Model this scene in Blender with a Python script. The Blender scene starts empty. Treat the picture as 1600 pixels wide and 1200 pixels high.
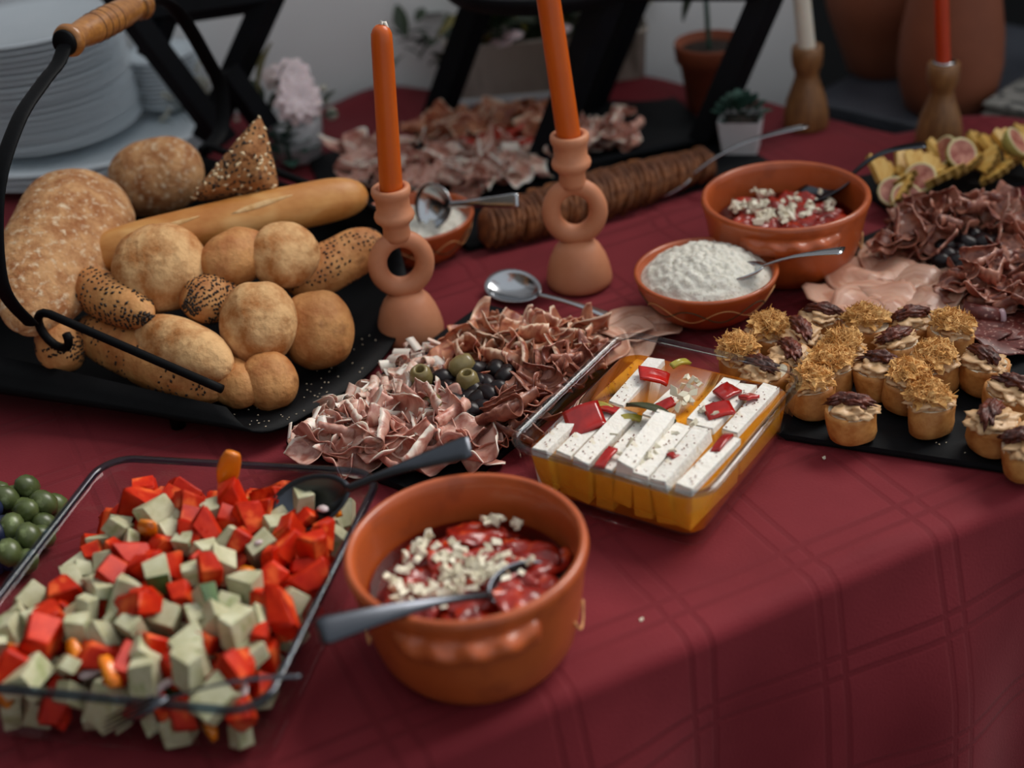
import bpy, bmesh, math, random
from mathutils import Vector, Matrix, noise
R_ = math.radians
SC = bpy.context.scene
COL = SC.collection

# ------------------------------------------------------------------ camera
CAM_H, PITCH, ROLL, FPX = 0.70, R_(31.5), R_(6.0), 2222.2
_F = Vector((0, math.cos(PITCH), -math.sin(PITCH)))
_Rx = Vector((1, 0, 0)); _Ux = _Rx.cross(_F)
CR = _Rx*math.cos(ROLL) - _Ux*math.sin(ROLL)
CU = _Rx*math.sin(ROLL) + _Ux*math.cos(ROLL)
EYE = Vector((0, 0, CAM_H))
cam = bpy.data.cameras.new('camera'); cam.lens = 50; cam.sensor_width = 36
cam.clip_start = 0.05; cam.clip_end = 60
cam.dof.use_dof = True; cam.dof.focus_distance = 1.24; cam.dof.aperture_fstop = 2.7
cam_o = bpy.data.objects.new('camera', cam); COL.objects.link(cam_o)
cam_o.matrix_world = Matrix(((CR.x, CU.x, -_F.x, EYE.x), (CR.y, CU.y, -_F.y, EYE.y), (CR.z, CU.z, -_F.z, EYE.z), (0, 0, 0, 1)))
SC.camera = cam_o

# ------------------------------------------------------------------ light
wd = bpy.data.worlds.new('overcast'); SC.world = wd; wd.use_nodes = True
bgn = wd.node_tree.nodes['Background']
bgn.inputs[0].default_value = (0.90, 0.95, 1.0, 1); bgn.inputs[1].default_value = 0.48
sun = bpy.data.lights.new('overcast_sun', 'SUN'); sun.energy = 3.7; sun.angle = R_(40); sun.color = (1.0, 0.95, 0.89)
sun_o = bpy.data.objects.new('overcast_sun', sun); COL.objects.link(sun_o)
sun_o.rotation_euler = Vector((-0.80, -0.58, -0.80)).to_track_quat('-Z', 'Y').to_euler()
vs = SC.view_settings; vs.view_transform = 'Standard'; vs.look = 'None'; vs.gamma = 1.0; vs.exposure = 0.42
vs.use_curve_mapping = False

# ------------------------------------------------------------------ helpers
def W(px, py, z=0.0):
    """photo pixel -> world point at height z above the table top"""
    d = CR*((px-800)/FPX) - CU*((py-600)/FPX) + _F
    return EYE + d*((z-CAM_H)/d.z)
def PM(p):
    """pixels per metre at a world point"""
    return FPX/((Vector(p)-EYE).dot(_F))
def hexc(h):
    h = h.lstrip('#')
    def lin(v):
        v /= 255
        return v/12.92 if v <= .04045 else ((v+.055)/1.055)**2.4
    return tuple(lin(int(h[i:i+2], 16)) for i in (0, 2, 4)) + (1,)

MATS = {}
def M(name, c1, c2=None, scale=60, rough=.5, bump=0, bscale=None, spec=.5, coat=0, sss=0, metal=0, c3=None, s3=200, t3=(.6, .66), rnd=0, lo=.35, hi=.65, sheen=0, trans=0, dist=0, stretch=None):
    m = bpy.data.materials.new(name); m.use_nodes = True; MATS[name] = m
    nt = m.node_tree; N = nt.nodes; L = nt.links; b = N['Principled BSDF']
    b.inputs['Roughness'].default_value = rough; b.inputs['Metallic'].default_value = metal
    b.inputs['Specular IOR Level'].default_value = spec; b.inputs['Coat Weight'].default_value = coat
    b.inputs['Coat Roughness'].default_value = .12
    b.inputs['Sheen Weight'].default_value = sheen; b.inputs['Transmission Weight'].default_value = trans
    if sss:
        b.inputs['Subsurface Weight'].default_value = sss; b.inputs['Subsurface Scale'].default_value = .004
        b.inputs['Subsurface Radius'].default_value = (1, .5, .3)
    tc = N.new('ShaderNodeTexCoord'); src = tc.outputs['Object']
    if stretch:
        mp = N.new('ShaderNodeMapping'); mp.inputs['Scale'].default_value = stretch; L.new(src, mp.inputs[0]); src = mp.outputs[0]
    col = None
    if c2:
        nz = N.new('ShaderNodeTexNoise'); nz.inputs['Scale'].default_value = scale; nz.inputs['Detail'].default_value = 5
        nz.inputs['Roughness'].default_value = .62; nz.inputs['Distortion'].default_value = dist
        L.new(src, nz.inputs['Vector'])
        rp = N.new('ShaderNodeValToRGB'); rp.color_ramp.elements[0].position = lo; rp.color_ramp.elements[1].position = hi
        rp.color_ramp.elements[0].color = hexc(c1); rp.color_ramp.elements[1].color = hexc(c2)
        L.new(nz.outputs['Fac'], rp.inputs[0]); col = rp.outputs[0]
        if c3:
            n3 = N.new('ShaderNodeTexNoise'); n3.inputs['Scale'].default_value = s3; n3.inputs['Detail'].default_value = 3; L.new(src, n3.inputs['Vector'])
            r3 = N.new('ShaderNodeValToRGB'); r3.color_ramp.elements[0].position = t3[0]; r3.color_ramp.elements[1].position = t3[1]
            L.new(n3.outputs['Fac'], r3.inputs[0])
            mx = N.new('ShaderNodeMix'); mx.data_type = 'RGBA'; L.new(r3.outputs[0], mx.inputs[0]); L.new(col, mx.inputs[6]); mx.inputs[7].default_value = hexc(c3)
            col = mx.outputs[2]
    else:
        b.inputs['Base Color'].default_value = hexc(c1)
    if rnd:
        oi = N.new('ShaderNodeObjectInfo'); mr = N.new('ShaderNodeMapRange'); mr.inputs[3].default_value = 1-rnd; mr.inputs[4].default_value = 1+rnd
        L.new(oi.outputs['Random'], mr.inputs[0]); hs = N.new('ShaderNodeHueSaturation'); L.new(mr.outputs[0], hs.inputs['Value'])
        if col: L.new(col, hs.inputs['Color'])
        else: hs.inputs['Color'].default_value = hexc(c1)
        col = hs.outputs[0]
    if col: L.new(col, b.inputs['Base Color'])
    if bump:
        nb = N.new('ShaderNodeTexNoise'); nb.inputs['Scale'].default_value = bscale or scale*3; nb.inputs['Detail'].default_value = 6; L.new(src, nb.inputs['Vector'])
        bp = N.new('ShaderNodeBump'); bp.inputs['Strength'].default_value = min(1, bump); bp.inputs['Distance'].default_value = .002*max(1, bump)
        L.new(nb.outputs['Fac'], bp.inputs['Height']); L.new(bp.outputs[0], b.inputs['Normal'])
    return m

def thin_glass(name, tint, ior=1.5, rough=.02, gloss=(1, 1, 1, 1), cloud=None):
    m = bpy.data.materials.new(name); m.use_nodes = True; MATS[name] = m
    nt = m.node_tree; N = nt.nodes; L = nt.links
    for n in list(N):
        if n.type == 'BSDF_PRINCIPLED': N.remove(n)
    tr = N.new('ShaderNodeBsdfTransparent'); tr.inputs[0].default_value = tint
    gl = N.new('ShaderNodeBsdfGlossy'); gl.inputs['Roughness'].default_value = rough; gl.inputs[0].default_value = gloss
    fr = N.new('ShaderNodeFresnel'); geo = N.new('ShaderNodeNewGeometry'); mi = N.new('ShaderNodeMix'); mi.data_type = 'FLOAT'
    mi.inputs[2].default_value = ior; mi.inputs[3].default_value = 1/ior     # same reflectance from both sides of the surface
    L.new(geo.outputs['Backfacing'], mi.inputs[0]); L.new(mi.outputs[0], fr.inputs[0])
    body = tr.outputs[0]
    if cloud:
        df = N.new('ShaderNodeBsdfDiffuse'); df.inputs[0].default_value = cloud[1]; tl = N.new('ShaderNodeBsdfTranslucent'); tl.inputs[0].default_value = cloud[1]
        m1 = N.new('ShaderNodeMixShader'); m1.inputs[0].default_value = .6; L.new(df.outputs[0], m1.inputs[1]); L.new(tl.outputs[0], m1.inputs[2])
        m2 = N.new('ShaderNodeMixShader'); m2.inputs[0].default_value = cloud[0]; L.new(body, m2.inputs[1]); L.new(m1.outputs[0], m2.inputs[2]); body = m2.outputs[0]
    mx = N.new('ShaderNodeMixShader'); L.new(fr.outputs[0], mx.inputs[0]); L.new(body, mx.inputs[1]); L.new(gl.outputs[0], mx.inputs[2])
    L.new(mx.outputs[0], N['Material Output'].inputs[0])
    return m

def tag(o, label=None, cat=None, group=None, kind=None):
    if label: o['label'] = label
    if cat: o['category'] = cat
    if group: o['group'] = group
    if kind: o['kind'] = kind
    return o
def mesh(name, verts, faces, mat=None, uv=None, smooth=True, mats=None, fm=None):
    me = bpy.data.meshes.new(name)
    me.from_pydata([tuple(v) for v in verts], [], faces)
    if mats:
        for m in mats: me.materials.append(m)
        if fm: me.polygons.foreach_set('material_index', fm)
    elif mat: me.materials.append(mat)
    if smooth: me.polygons.foreach_set('use_smooth', [True]*len(me.polygons))
    if uv:
        l = me.uv_layers.new(name='UVMap')
        vi = [0]*len(me.loops); me.loops.foreach_get('vertex_index', vi)
        l.data.foreach_set('uv', [c for i in vi for c in uv[i]])
    me.update()
    return me
def hard_smooth(me):
    """rounded edges but flat faces: vertex normals weighted by face area"""
    nn = [Vector() for _ in me.vertices]
    for p in me.polygons:
        for i in p.vertices: nn[i] += p.normal*(p.area**1.5)
    me.polygons.foreach_set('use_smooth', [True]*len(me.polygons))
    me.normals_split_custom_set_from_vertices([n.normalized() for n in nn]); return me
def put(name, me, parent=None, loc=(0, 0, 0), rot=(0, 0, 0), scale=None):
    o = bpy.data.objects.new(name, me); COL.objects.link(o)
    o.location = loc; o.rotation_euler = rot
    if scale: o.scale = (scale,)*3 if isinstance(scale, (int, float)) else scale
    if parent: o.parent = parent
    return o
ORD = ('lowest second third fourth fifth sixth seventh eighth ninth tenth eleventh twelfth thirteenth fourteenth fifteenth sixteenth seventeenth eighteenth nineteenth twentieth').split()
def ordinal(i, n, low='lowest', top='topmost'):
    return low if i == 0 else (top if i == n-1 else ORD[i])
def thing(name, label, cat, loc=(0, 0, 0), rz=0, group=None, rot=None):
    o = bpy.data.objects.new(name, None); COL.objects.link(o); o.empty_display_size = .03
    o.location = loc; o.rotation_euler = rot if rot is not None else (0, 0, rz)
    return tag(o, label, cat, group)
def copy_tree(o, parent=None, loc=None, rot=None, scale=None, label=None):
    c = o.copy(); COL.objects.link(c); c.parent = parent
    if loc is not None: c.location = loc
    if rot is not None: c.rotation_euler = rot
    if scale is not None: c.scale = (scale,)*3
    if label: c['label'] = label
    for ch in list(o.children): copy_tree(ch, c)
    return c
def solid(o, t, off=0):
    md = o.modifiers.new('thick', 'SOLIDIFY'); md.thickness = t; md.offset = off; return o
def bevel(o, w, seg=2):
    md = o.modifiers.new('edge', 'BEVEL'); md.width = w; md.segments = seg; md.limit_method = 'ANGLE'; return o
def subsurf(o, n=1):
    md = o.modifiers.new('sub', 'SUBSURF'); md.levels = n; md.render_levels = n; return o

def lathe(prof, seg=40, sx=1, sy=1):
    V, Fc, rings = [], [], []
    for r, z in prof:
        if r <= 1e-6:
            V.append((0, 0, z)); rings.append([len(V)-1])
        else:
            s = len(V)
            for k in range(seg):
                a = 2*math.pi*k/seg; V.append((r*sx*math.cos(a), r*sy*math.sin(a), z))
            rings.append(list(range(s, s+seg)))
    for A, B in zip(rings, rings[1:]):
        if len(A) == 1 and len(B) == 1: continue
        for k in range(seg):
            k2 = (k+1) % seg
            if len(A) == 1: Fc.append((A[0], B[k2], B[k]))
            elif len(B) == 1: Fc.append((A[k], A[k2], B[0]))
            else: Fc.append((A[k], A[k2], B[k2], B[k]))
    return V, Fc
def tube(pts, rad, seg=8, flat=None, up=(0, 0, 1), closed=False):
    """sweep; rad float or list; flat = list/float thickness ratio (normal direction)"""
    pts = [Vector(p) for p in pts]; n = len(pts)
    if not isinstance(rad, (list, tuple)): rad = [rad]*n
    if flat is None: flat = 1
    if not isinstance(flat, (list, tuple)): flat = [flat]*n
    V, Fc = [], []; prev = None
    for i, p in enumerate(pts):
        if closed: t = pts[(i+1) % n]-pts[i-1]
        else: t = pts[min(i+1, n-1)]-pts[max(i-1, 0)]
        t.normalize()
        u = Vector(up) if prev is None else prev
        nrm = (u-t*u.dot(t))
        if nrm.length < 1e-5: nrm = t.orthogonal()
        nrm.normalize(); prev = nrm; sd = t.cross(nrm)
        for k in range(seg):
            a = 2*math.pi*k/seg
            V.append(p+sd*(math.cos(a)*rad[i])+nrm*(math.sin(a)*rad[i]*flat[i]))
    m = n if closed else n-1
    for i in range(m):
        j = (i+1) % n
        for k in range(seg):
            k2 = (k+1) % seg
            Fc.append((i*seg+k, i*seg+k2, j*seg+k2, j*seg+k))
    if not closed:
        Fc.append(tuple(range(seg))[::-1]); Fc.append(tuple(range((n-1)*seg, n*seg)))
    return V, Fc
def bez(p, n=16):
    """Catmull-Rom through points"""
    p = [Vector(q) for q in p]; out = []
    for i in range(len(p)-1):
        a, b, c, d = p[max(i-1, 0)], p[i], p[i+1], p[min(i+2, len(p)-1)]
        for k in range(n):
            t = k/n
            out.append(.5*((2*b)+(c-a)*t+(2*a-5*b+4*c-d)*t*t+(3*b-a-3*c+d)*t**3))
    out.append(p[-1]); return out
def box(x0, x1, y0, y1, z0, z1):
    V = [(x, y, z) for z in (z0, z1) for y in (y0, y1) for x in (x0, x1)]
    return V, [(0, 2, 3, 1), (4, 5, 7, 6), (0, 1, 5, 4), (2, 6, 7, 3), (0, 4, 6, 2), (1, 3, 7, 5)]
def join(*parts):
    V, Fc = [], []
    for v, f in parts:
        s = len(V); V += list(v); Fc += [tuple(i+s for i in q) for q in f]
    return V, Fc
def xf(vf, mat):
    return [mat @ Vector(v) for v in vf[0]], vf[1]
_ICO = {}
def ico(n):
    if n not in _ICO:
        bm = bmesh.new(); bmesh.ops.create_icosphere(bm, subdivisions=n, radius=1)
        _ICO[n] = ([v.co.copy() for v in bm.verts], [tuple(v.index for v in f.verts) for f in bm.faces]); bm.free()
    return _ICO[n]
def blob(rx, ry, rz, amp=.08, fr=2.0, seed=0, n=3, flat=None, sq=1.0):
    V, Fc = ico(n); out = []; off = Vector((seed*3.7, seed*1.3, seed*5.1))
    for v in V:
        d = 1+amp*noise.noise(v*fr+off)+amp*.4*noise.noise(v*fr*2.7+off)
        q = Vector([math.copysign(abs(c)**sq, c) for c in v])*d
        z = q.z
        if flat is not None and z < -flat: z = -flat+(z+flat)*.15
        out.append(Vector((q.x*rx, q.y*ry, z*rz)))
    return out, Fc
def chunk(sx, sy, sz, seed, jit=.22, bev=.18):
    """rounded, uneven block with a bevelled edge"""
    rr = random.Random(seed); bm = bmesh.new(); bmesh.ops.create_cube(bm, size=2)
    for v in bm.verts:
        v.co += Vector((rr.uniform(-jit, jit), rr.uniform(-jit, jit), rr.uniform(-jit, jit)))
    bmesh.ops.bevel(bm, geom=bm.edges[:], offset=bev, segments=2, affect='EDGES')
    V = [Vector((v.co.x*sx/2, v.co.y*sy/2, v.co.z*sz/2)) for v in bm.verts]
    bm.verts.index_update(); Fc = [tuple(v.index for v in f.verts) for f in bm.faces]; bm.free()
    return V, Fc
def frame(axis, up):
    x = Vector(axis).normalized(); z = Vector(up)-x*Vector(up).dot(x)
    if z.length < 1e-5: z = x.orthogonal()
    z.normalize(); y = z.cross(x)
    return Matrix(((x.x, y.x, z.x), (x.y, y.y, z.y), (x.z, y.z, z.z)))
def seeds_mesh(name, pts, size, mat, rr):
    V, Fc = [], []
    for p, nrm in pts:
        s = size*rr.uniform(.7, 1.25); ax = Vector((rr.uniform(-1, 1), rr.uniform(-1, 1), rr.uniform(-1, 1)))
        m = frame(ax-nrm*ax.dot(nrm), nrm); b0 = len(V); c = p+nrm*s*.12
        for q in ((1, 0, 0), (-1, 0, 0), (0, .62, 0), (0, -.62, 0), (0, 0, .38), (0, 0, -.38)):
            V.append(c+m @ (Vector(q)*s))
        Fc += [(b0+a, b0+b, b0+c_) for a, b, c_ in ((0, 2, 4), (2, 1, 4), (1, 3, 4), (3, 0, 4), (2, 0, 5), (1, 2, 5), (3, 1, 5), (0, 3, 5))]
    return mesh(name, V, Fc, mat)
def rrect(lx, ly, r, n=6):
    out = []
    for cx, cy, a0 in ((lx/2-r, ly/2-r, 0), (-lx/2+r, ly/2-r, 90), (-lx/2+r, -ly/2+r, 180), (lx/2-r, -ly/2+r, 270)):
        for k in range(n+1):
            a = R_(a0+90*k/n); out.append((cx+r*math.cos(a), cy+r*math.sin(a)))
    return out
def loft(rings, cap0=True, cap1=True):
    n = len(rings[0]); V = [v for r in rings for v in r]; Fc = []
    for i in range(len(rings)-1):
        for k in range(n):
            k2 = (k+1) % n; Fc.append((i*n+k, i*n+k2, (i+1)*n+k2, (i+1)*n+k))
    if cap0: Fc.append(tuple(range(n))[::-1])
    if cap1: Fc.append(tuple(range((len(rings)-1)*n, len(rings)*n)))
    return V, Fc
def ring(lx, ly, r, z): return [(x, y, z) for x, y in rrect(lx, ly, r)]

# ------------------------------------------------------------------ materials
M('wall_paint', '#f3f2f1', '#f7f6f5', scale=3, rough=.8, bump=.15, bscale=60)
M('shade_wall_dark', '#3a3733', '#45423d', scale=5, rough=.85, bump=.2, bscale=50)  # dark colour of the added wall that shades the left side
M('recess_shade', '#07080a', '#0b0c0e', scale=4, rough=.9)  # darkness of the recess put into a near-black colour
M('ground', '#141416', '#1c1c1f', scale=8, rough=.9)
M('table_wood', '#3a2a20', '#4a3628', scale=12, rough=.6)
M('slate', '#07090c', '#0d1014', scale=40, rough=.62, bump=.25, bscale=120, spec=.16)
M('black_iron', '#030406', '#06070a', scale=90, rough=.6, bump=.1, bscale=300, spec=.14)
M('black_matte', '#05070b', '#090c12', scale=30, rough=.6, spec=.18)
M('grip_wood', '#8a5526', '#b57a3a', scale=26, rough=.38, coat=.35, stretch=(1, 6, 6), bump=.1, bscale=40)
M('grip_groove', '#4d2c12', '#5f3718', scale=60, rough=.6)
M('terracotta', '#a54a1d', '#b55524', scale=14, rough=.42, coat=.25, bump=.06, bscale=90, c3='#96421b', s3=40, t3=(.55, .75))
M('clay', '#c07a54', '#cc8964', scale=18, rough=.55, bump=.05, bscale=150)
M('clay_dark', '#7c4128', '#8d4e33', scale=8, rough=.7, bump=.1, bscale=60)
M('pot_clay', '#7a3a1f', '#8c4526', scale=20, rough=.75, bump=.1, bscale=120)
M('slip_cream', '#d8a06a', '#c68c56', scale=50, rough=.5)
M('slip_green', '#4a3d22', '#5a4526', scale=50, rough=.5)
M('wax_orange', '#c4560a', '#d0600c', scale=10, rough=.38, sss=.35)
M('wax_red', '#b03208', '#bb390a', scale=10, rough=.4, sss=.3)
M('wax_white', '#d9d0bf', '#e2dacb', scale=10, rough=.4, sss=.3)
M('wick', '#d8d0c4', '#efe8dd', scale=100, rough=.8)
M('walnut', '#6e4626', '#8f6238', scale=16, rough=.45, stretch=(5, 5, 1), bump=.05, bscale=60, dist=1.5)
M('steel', '#b9bcc0', rough=.18, metal=1)
M('steel_dark', '#4c4f55', rough=.28, metal=1)
M('porcelain', '#d8e2e8', '#e2eaef', scale=5, rough=.25, coat=.3)
M('white_glaze', '#c9c9cc', '#d4d4d6', scale=8, rough=.35)
M('planter_paper', '#c4b8ac', '#94877a', scale=7, rough=.7, c3='#5d5346', s3=22, t3=(.56, .66), stretch=(1, 1, .25))
M('bread_pale', '#ad6c32', '#dfb17a', scale=30, rough=.78, bump=1.0, bscale=140, c3='#9c6430', s3=48, t3=(.60, .78), lo=.37, hi=.58)
M('bread_gold', '#a5602a', '#d0975a', scale=28, rough=.66, bump=1.0, bscale=130, c3='#7c4519', s3=52, t3=(.60, .78))
M('bread_rustic', '#9a5f32', '#c89766', scale=55, rough=.82, bump=1.0, bscale=170, c3='#dcc3a2', s3=150, t3=(.54, .74), lo=.36, hi=.62)
M('bread_brown', '#8f5a2e', '#b98552', scale=60, rough=.8, bump=1.0, bscale=200, c3='#6d3f1d', s3=110, t3=(.57, .66))
M('bread_baguette', '#b46c28', '#d9a05a', scale=24, rough=.5, bump=.25, bscale=120, c3='#e2b679', s3=22, t3=(.55, .72), stretch=(.4, 1, 1))
M('bread_score', '#e3c190', '#cf9f62', scale=60, rough=.8, bump=.6, bscale=200)
M('crumb', '#e2cfb0', '#eddfc6', scale=90, rough=.9, bump=1, bscale=260)
M('crust', '#a86528', '#cd9350', scale=60, rough=.6, bump=.4, bscale=200, rnd=.12)
M('seed_dark', '#1c130d', '#2c1d12', scale=300, rough=.5)
M('seed_pale', '#d6b98c', '#e8d6b4', scale=300, rough=.6)
M('tomato', '#a81605', '#c93210', scale=60, rough=.42, spec=.16, coat=.0, c3='#e2622f', s3=45, t3=(.56, .68), rnd=.15, sss=.15, bump=.15, bscale=150)
M('cucumber', '#a5a27e', '#c3c1a4', scale=60, rough=.4, spec=.3, c3='#7f8a50', s3=38, t3=(.57, .7), rnd=.08, sss=.15)
M('cucumber_skin', '#2e4a22', '#4c6a34', scale=70, rough=.35)
M('pepper_orange', '#d96a08', '#e88a17', scale=30, rough=.25, coat=.4, rnd=.08)
M('onion', '#cfc0bd', '#a87f8c', scale=40, rough=.35, rnd=.08)
M('pepper_roast', '#6e0d05', '#a31f08', scale=40, rough=.3, coat=.2, c3='#c8481a', s3=60, t3=(.6, .74), bump=.3, bscale=90, rnd=.15)
M('garlic', '#d8d0b6', '#e8e2d0', scale=80, rough=.4, rnd=.06)
M('feta', '#e5e0d6', '#f0ece4', scale=50, rough=.6, bump=.5, bscale=250, c3='#d6c7a8', s3=90, t3=(.6, .75), sss=.1)
M('flakes', '#9a4428', '#6e3a20', scale=300, rough=.7)
M('pepper_red_cut', '#8e0d09', '#b81a10', scale=40, rough=.2, coat=.25, rnd=.2)
M('pepper_green_pickled', '#9a8c2c', '#b7a845', scale=50, rough=.3, coat=.3)
M('bay', '#2a2e17', '#40421f', scale=60, rough=.45)
M('cheese', '#cfcbbd', '#dedbd0', scale=120, rough=.65, bump=.6, bscale=300, c3='#b5b09a', s3=260, t3=(.62, .7), sss=.1)
M('olive_black', '#0d0709', '#1e1014', scale=50, rough=.34, spec=.3, coat=.0, rnd=.2)
M('olive_green', '#6e6038', '#85764a', scale=60, rough=.35, coat=.2, rnd=.1)
M('grape_green', '#3f4a26', '#59643a', scale=40, rough=.35, rnd=.2, c3='#7d8a5e', s3=60)
M('grape_blue', '#151a30', '#232b4a', scale=40, rough=.4, rnd=.2)
M('stem_brown', '#4a3a22', '#5b4a2c', scale=80, rough=.8)
M('floss', '#c48a42', '#e2b473', scale=90, rough=.8, rnd=.08)
M('spread', '#c59a6c', '#d3ad82', scale=40, rough=.45, bump=.3, bscale=160, rnd=.05)
M('dried_tomato', '#3a140a', '#6e2c14', scale=120, rough=.5, coat=.1, bump=1.5, bscale=160, rnd=.2)
M('salami', '#4c1a16', '#6b2c25', scale=120, rough=.45, c3='#a98074', s3=260, t3=(.6, .68))
M('tomato_slice', '#a81b0c', '#c9381c', scale=50, rough=.25, coat=.5)
M('roast', '#562c13', '#93592c', scale=60, rough=.7, bump=.8, bscale=140, rnd=.25)
M('pineapple', '#cb9438', '#ddb665', scale=50, rough=.4, bump=.5, bscale=120, rnd=.1, stretch=(1, 4, 1))
M('pineapple_rind', '#6b4a18', '#8c6a22', scale=90, rough=.8, bump=1, bscale=120)
M('fig_flesh', '#8a342b', '#c88a74', scale=90, rough=.4, bump=.6, bscale=220)
M('fig_rim', '#dccaa2', '#cfc08a', scale=40, rough=.5)
M('fig_skin', '#9a9446', '#b0a058', scale=30, rough=.5)
M('leaf_dark', '#1d2a18', '#2f3f24', scale=40, rough=.5, rnd=.2)
M('leaf_olive', '#6d6428', '#857a34', scale=40, rough=.55, rnd=.1)
M('leaf_teal', '#1f3a30', '#35564a', scale=60, rough=.6, rnd=.15)
M('petal', '#e6cccf', '#f2e2e2', scale=40, rough=.7, sss=.2)
M('petal_core', '#b98f86', '#c9a39a', scale=60, rough=.8)
M('tiny_flower', '#a8a898', '#c2c0b2', scale=60, rough=.8)
M('soil', '#1d130d', '#2c1e14', scale=80, rough=.95, bump=1)
M('stone', '#3b3d44', '#4c4e55', scale=14, rough=.4, bump=.2, bscale=60)
M('paper_print', '#9c9890', '#77756f', scale=40, rough=.8, c3='#3a3a3c', s3=70, t3=(.56, .62), stretch=(1, 1, 3))
GLASS = thin_glass('clear_glass', (.95, .96, .96, 1), 1.25)
GLASS_RIM_DARK = thin_glass('glass_rim_blue', (.34, .42, .52, 1), 1.4)
GLASS_RIM = thin_glass('glass_rim', (.78, .82, .84, 1), 1.35)
OIL = thin_glass('amber_oil', (1, .80, .26, 1), 1.25, .03, cloud=(.36, hexc('#ff9306')))
BROTH = thin_glass('pepper_oil', (.50, .10, .02, 1), 1.3, .05)

def ham_material(name, meat1, meat2, fat, edge, streak):
    m = bpy.data.materials.new(name); m.use_nodes = True; MATS[name] = m
    nt = m.node_tree; N = nt.nodes; L = nt.links; b = N['Principled BSDF']
    b.inputs['Roughness'].default_value = .45; b.inputs['Subsurface Weight'].default_value = .2
    b.inputs['Subsurface Scale'].default_value = .003; b.inputs['Coat Weight'].default_value = .15
    tc = N.new('ShaderNodeTexCoord'); sp = N.new('ShaderNodeSeparateXYZ'); L.new(tc.outputs['UV'], sp.inputs[0])
    n1 = N.new('ShaderNodeTexNoise'); n1.inputs['Scale'].default_value = 3.2; n1.inputs['Detail'].default_value = 6; n1.inputs['Distortion'].default_value = .8
    oi = N.new('ShaderNodeObjectInfo'); ad = N.new('ShaderNodeVectorMath'); ad.operation = 'ADD'
    cb = N.new('ShaderNodeCombineXYZ'); ml = N.new('ShaderNodeMath'); ml.operation = 'MULTIPLY'; ml.inputs[1].default_value = 50
    L.new(oi.outputs['Random'], ml.inputs[0]); L.new(ml.outputs[0], cb.inputs[2]); L.new(tc.outputs['UV'], ad.inputs[0]); L.new(cb.outputs[0], ad.inputs[1]); L.new(ad.outputs[0], n1.inputs['Vector'])
    rp = N.new('ShaderNodeValToRGB'); e = rp.color_ramp.elements; e[0].position = .36; e[0].color = hexc(meat1); e[1].position = .58; e[1].color = hexc(meat2)
    L.new(n1.outputs['Fac'], rp.inputs[0])
    # fat band along the rim (v near 1), broken by noise
    ad2 = N.new('ShaderNodeMath'); ad2.operation = 'MULTIPLY_ADD'; ad2.inputs[1].default_value = streak; L.new(n1.outputs['Fac'], ad2.inputs[0]); L.new(sp.outputs[1], ad2.inputs[2])
    r2 = N.new('ShaderNodeValToRGB'); r2.color_ramp.elements[0].position = min(.99, edge); r2.color_ramp.elements[1].position = min(1, edge+.05)
    sc = N.new('ShaderNodeMath'); sc.operation = 'MULTIPLY'; sc.inputs[1].default_value = 1/(1+streak); L.new(ad2.outputs[0], sc.inputs[0]); L.new(sc.outputs[0], r2.inputs[0])
    mx = N.new('ShaderNodeMix'); mx.data_type = 'RGBA'; L.new(r2.outputs[0], mx.inputs[0]); L.new(rp.outputs[0], mx.inputs[6]); mx.inputs[7].default_value = hexc(fat)
    hs = N.new('ShaderNodeHueSaturation'); mr = N.new('ShaderNodeMapRange'); mr.inputs[3].default_value = .78; mr.inputs[4].default_value = 1.2
    L.new(oi.outputs['Random'], mr.inputs[0]); L.new(mr.outputs[0], hs.inputs['Value']); L.new(mx.outputs[2], hs.inputs['Color']); L.new(hs.outputs[0], b.inputs['Base Color'])
    return m
ham_material('ham_pink', '#a86656', '#d3a594', '#ecdccd', .78, .45)
ham_material('ham_fat', '#c99583', '#dec0b0', '#eadcd0', .66, .5)
ham_material('ham_red', '#8f4029', '#c68866', '#e2c2a8', .80, .4)
ham_material('ham_dark', '#6a3024', '#a56a54', '#cfa08e', .84, .38)
ham_material('ham_pale', '#b07a62', '#cda28c', '#dcc0ac', .88, .3)

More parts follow.
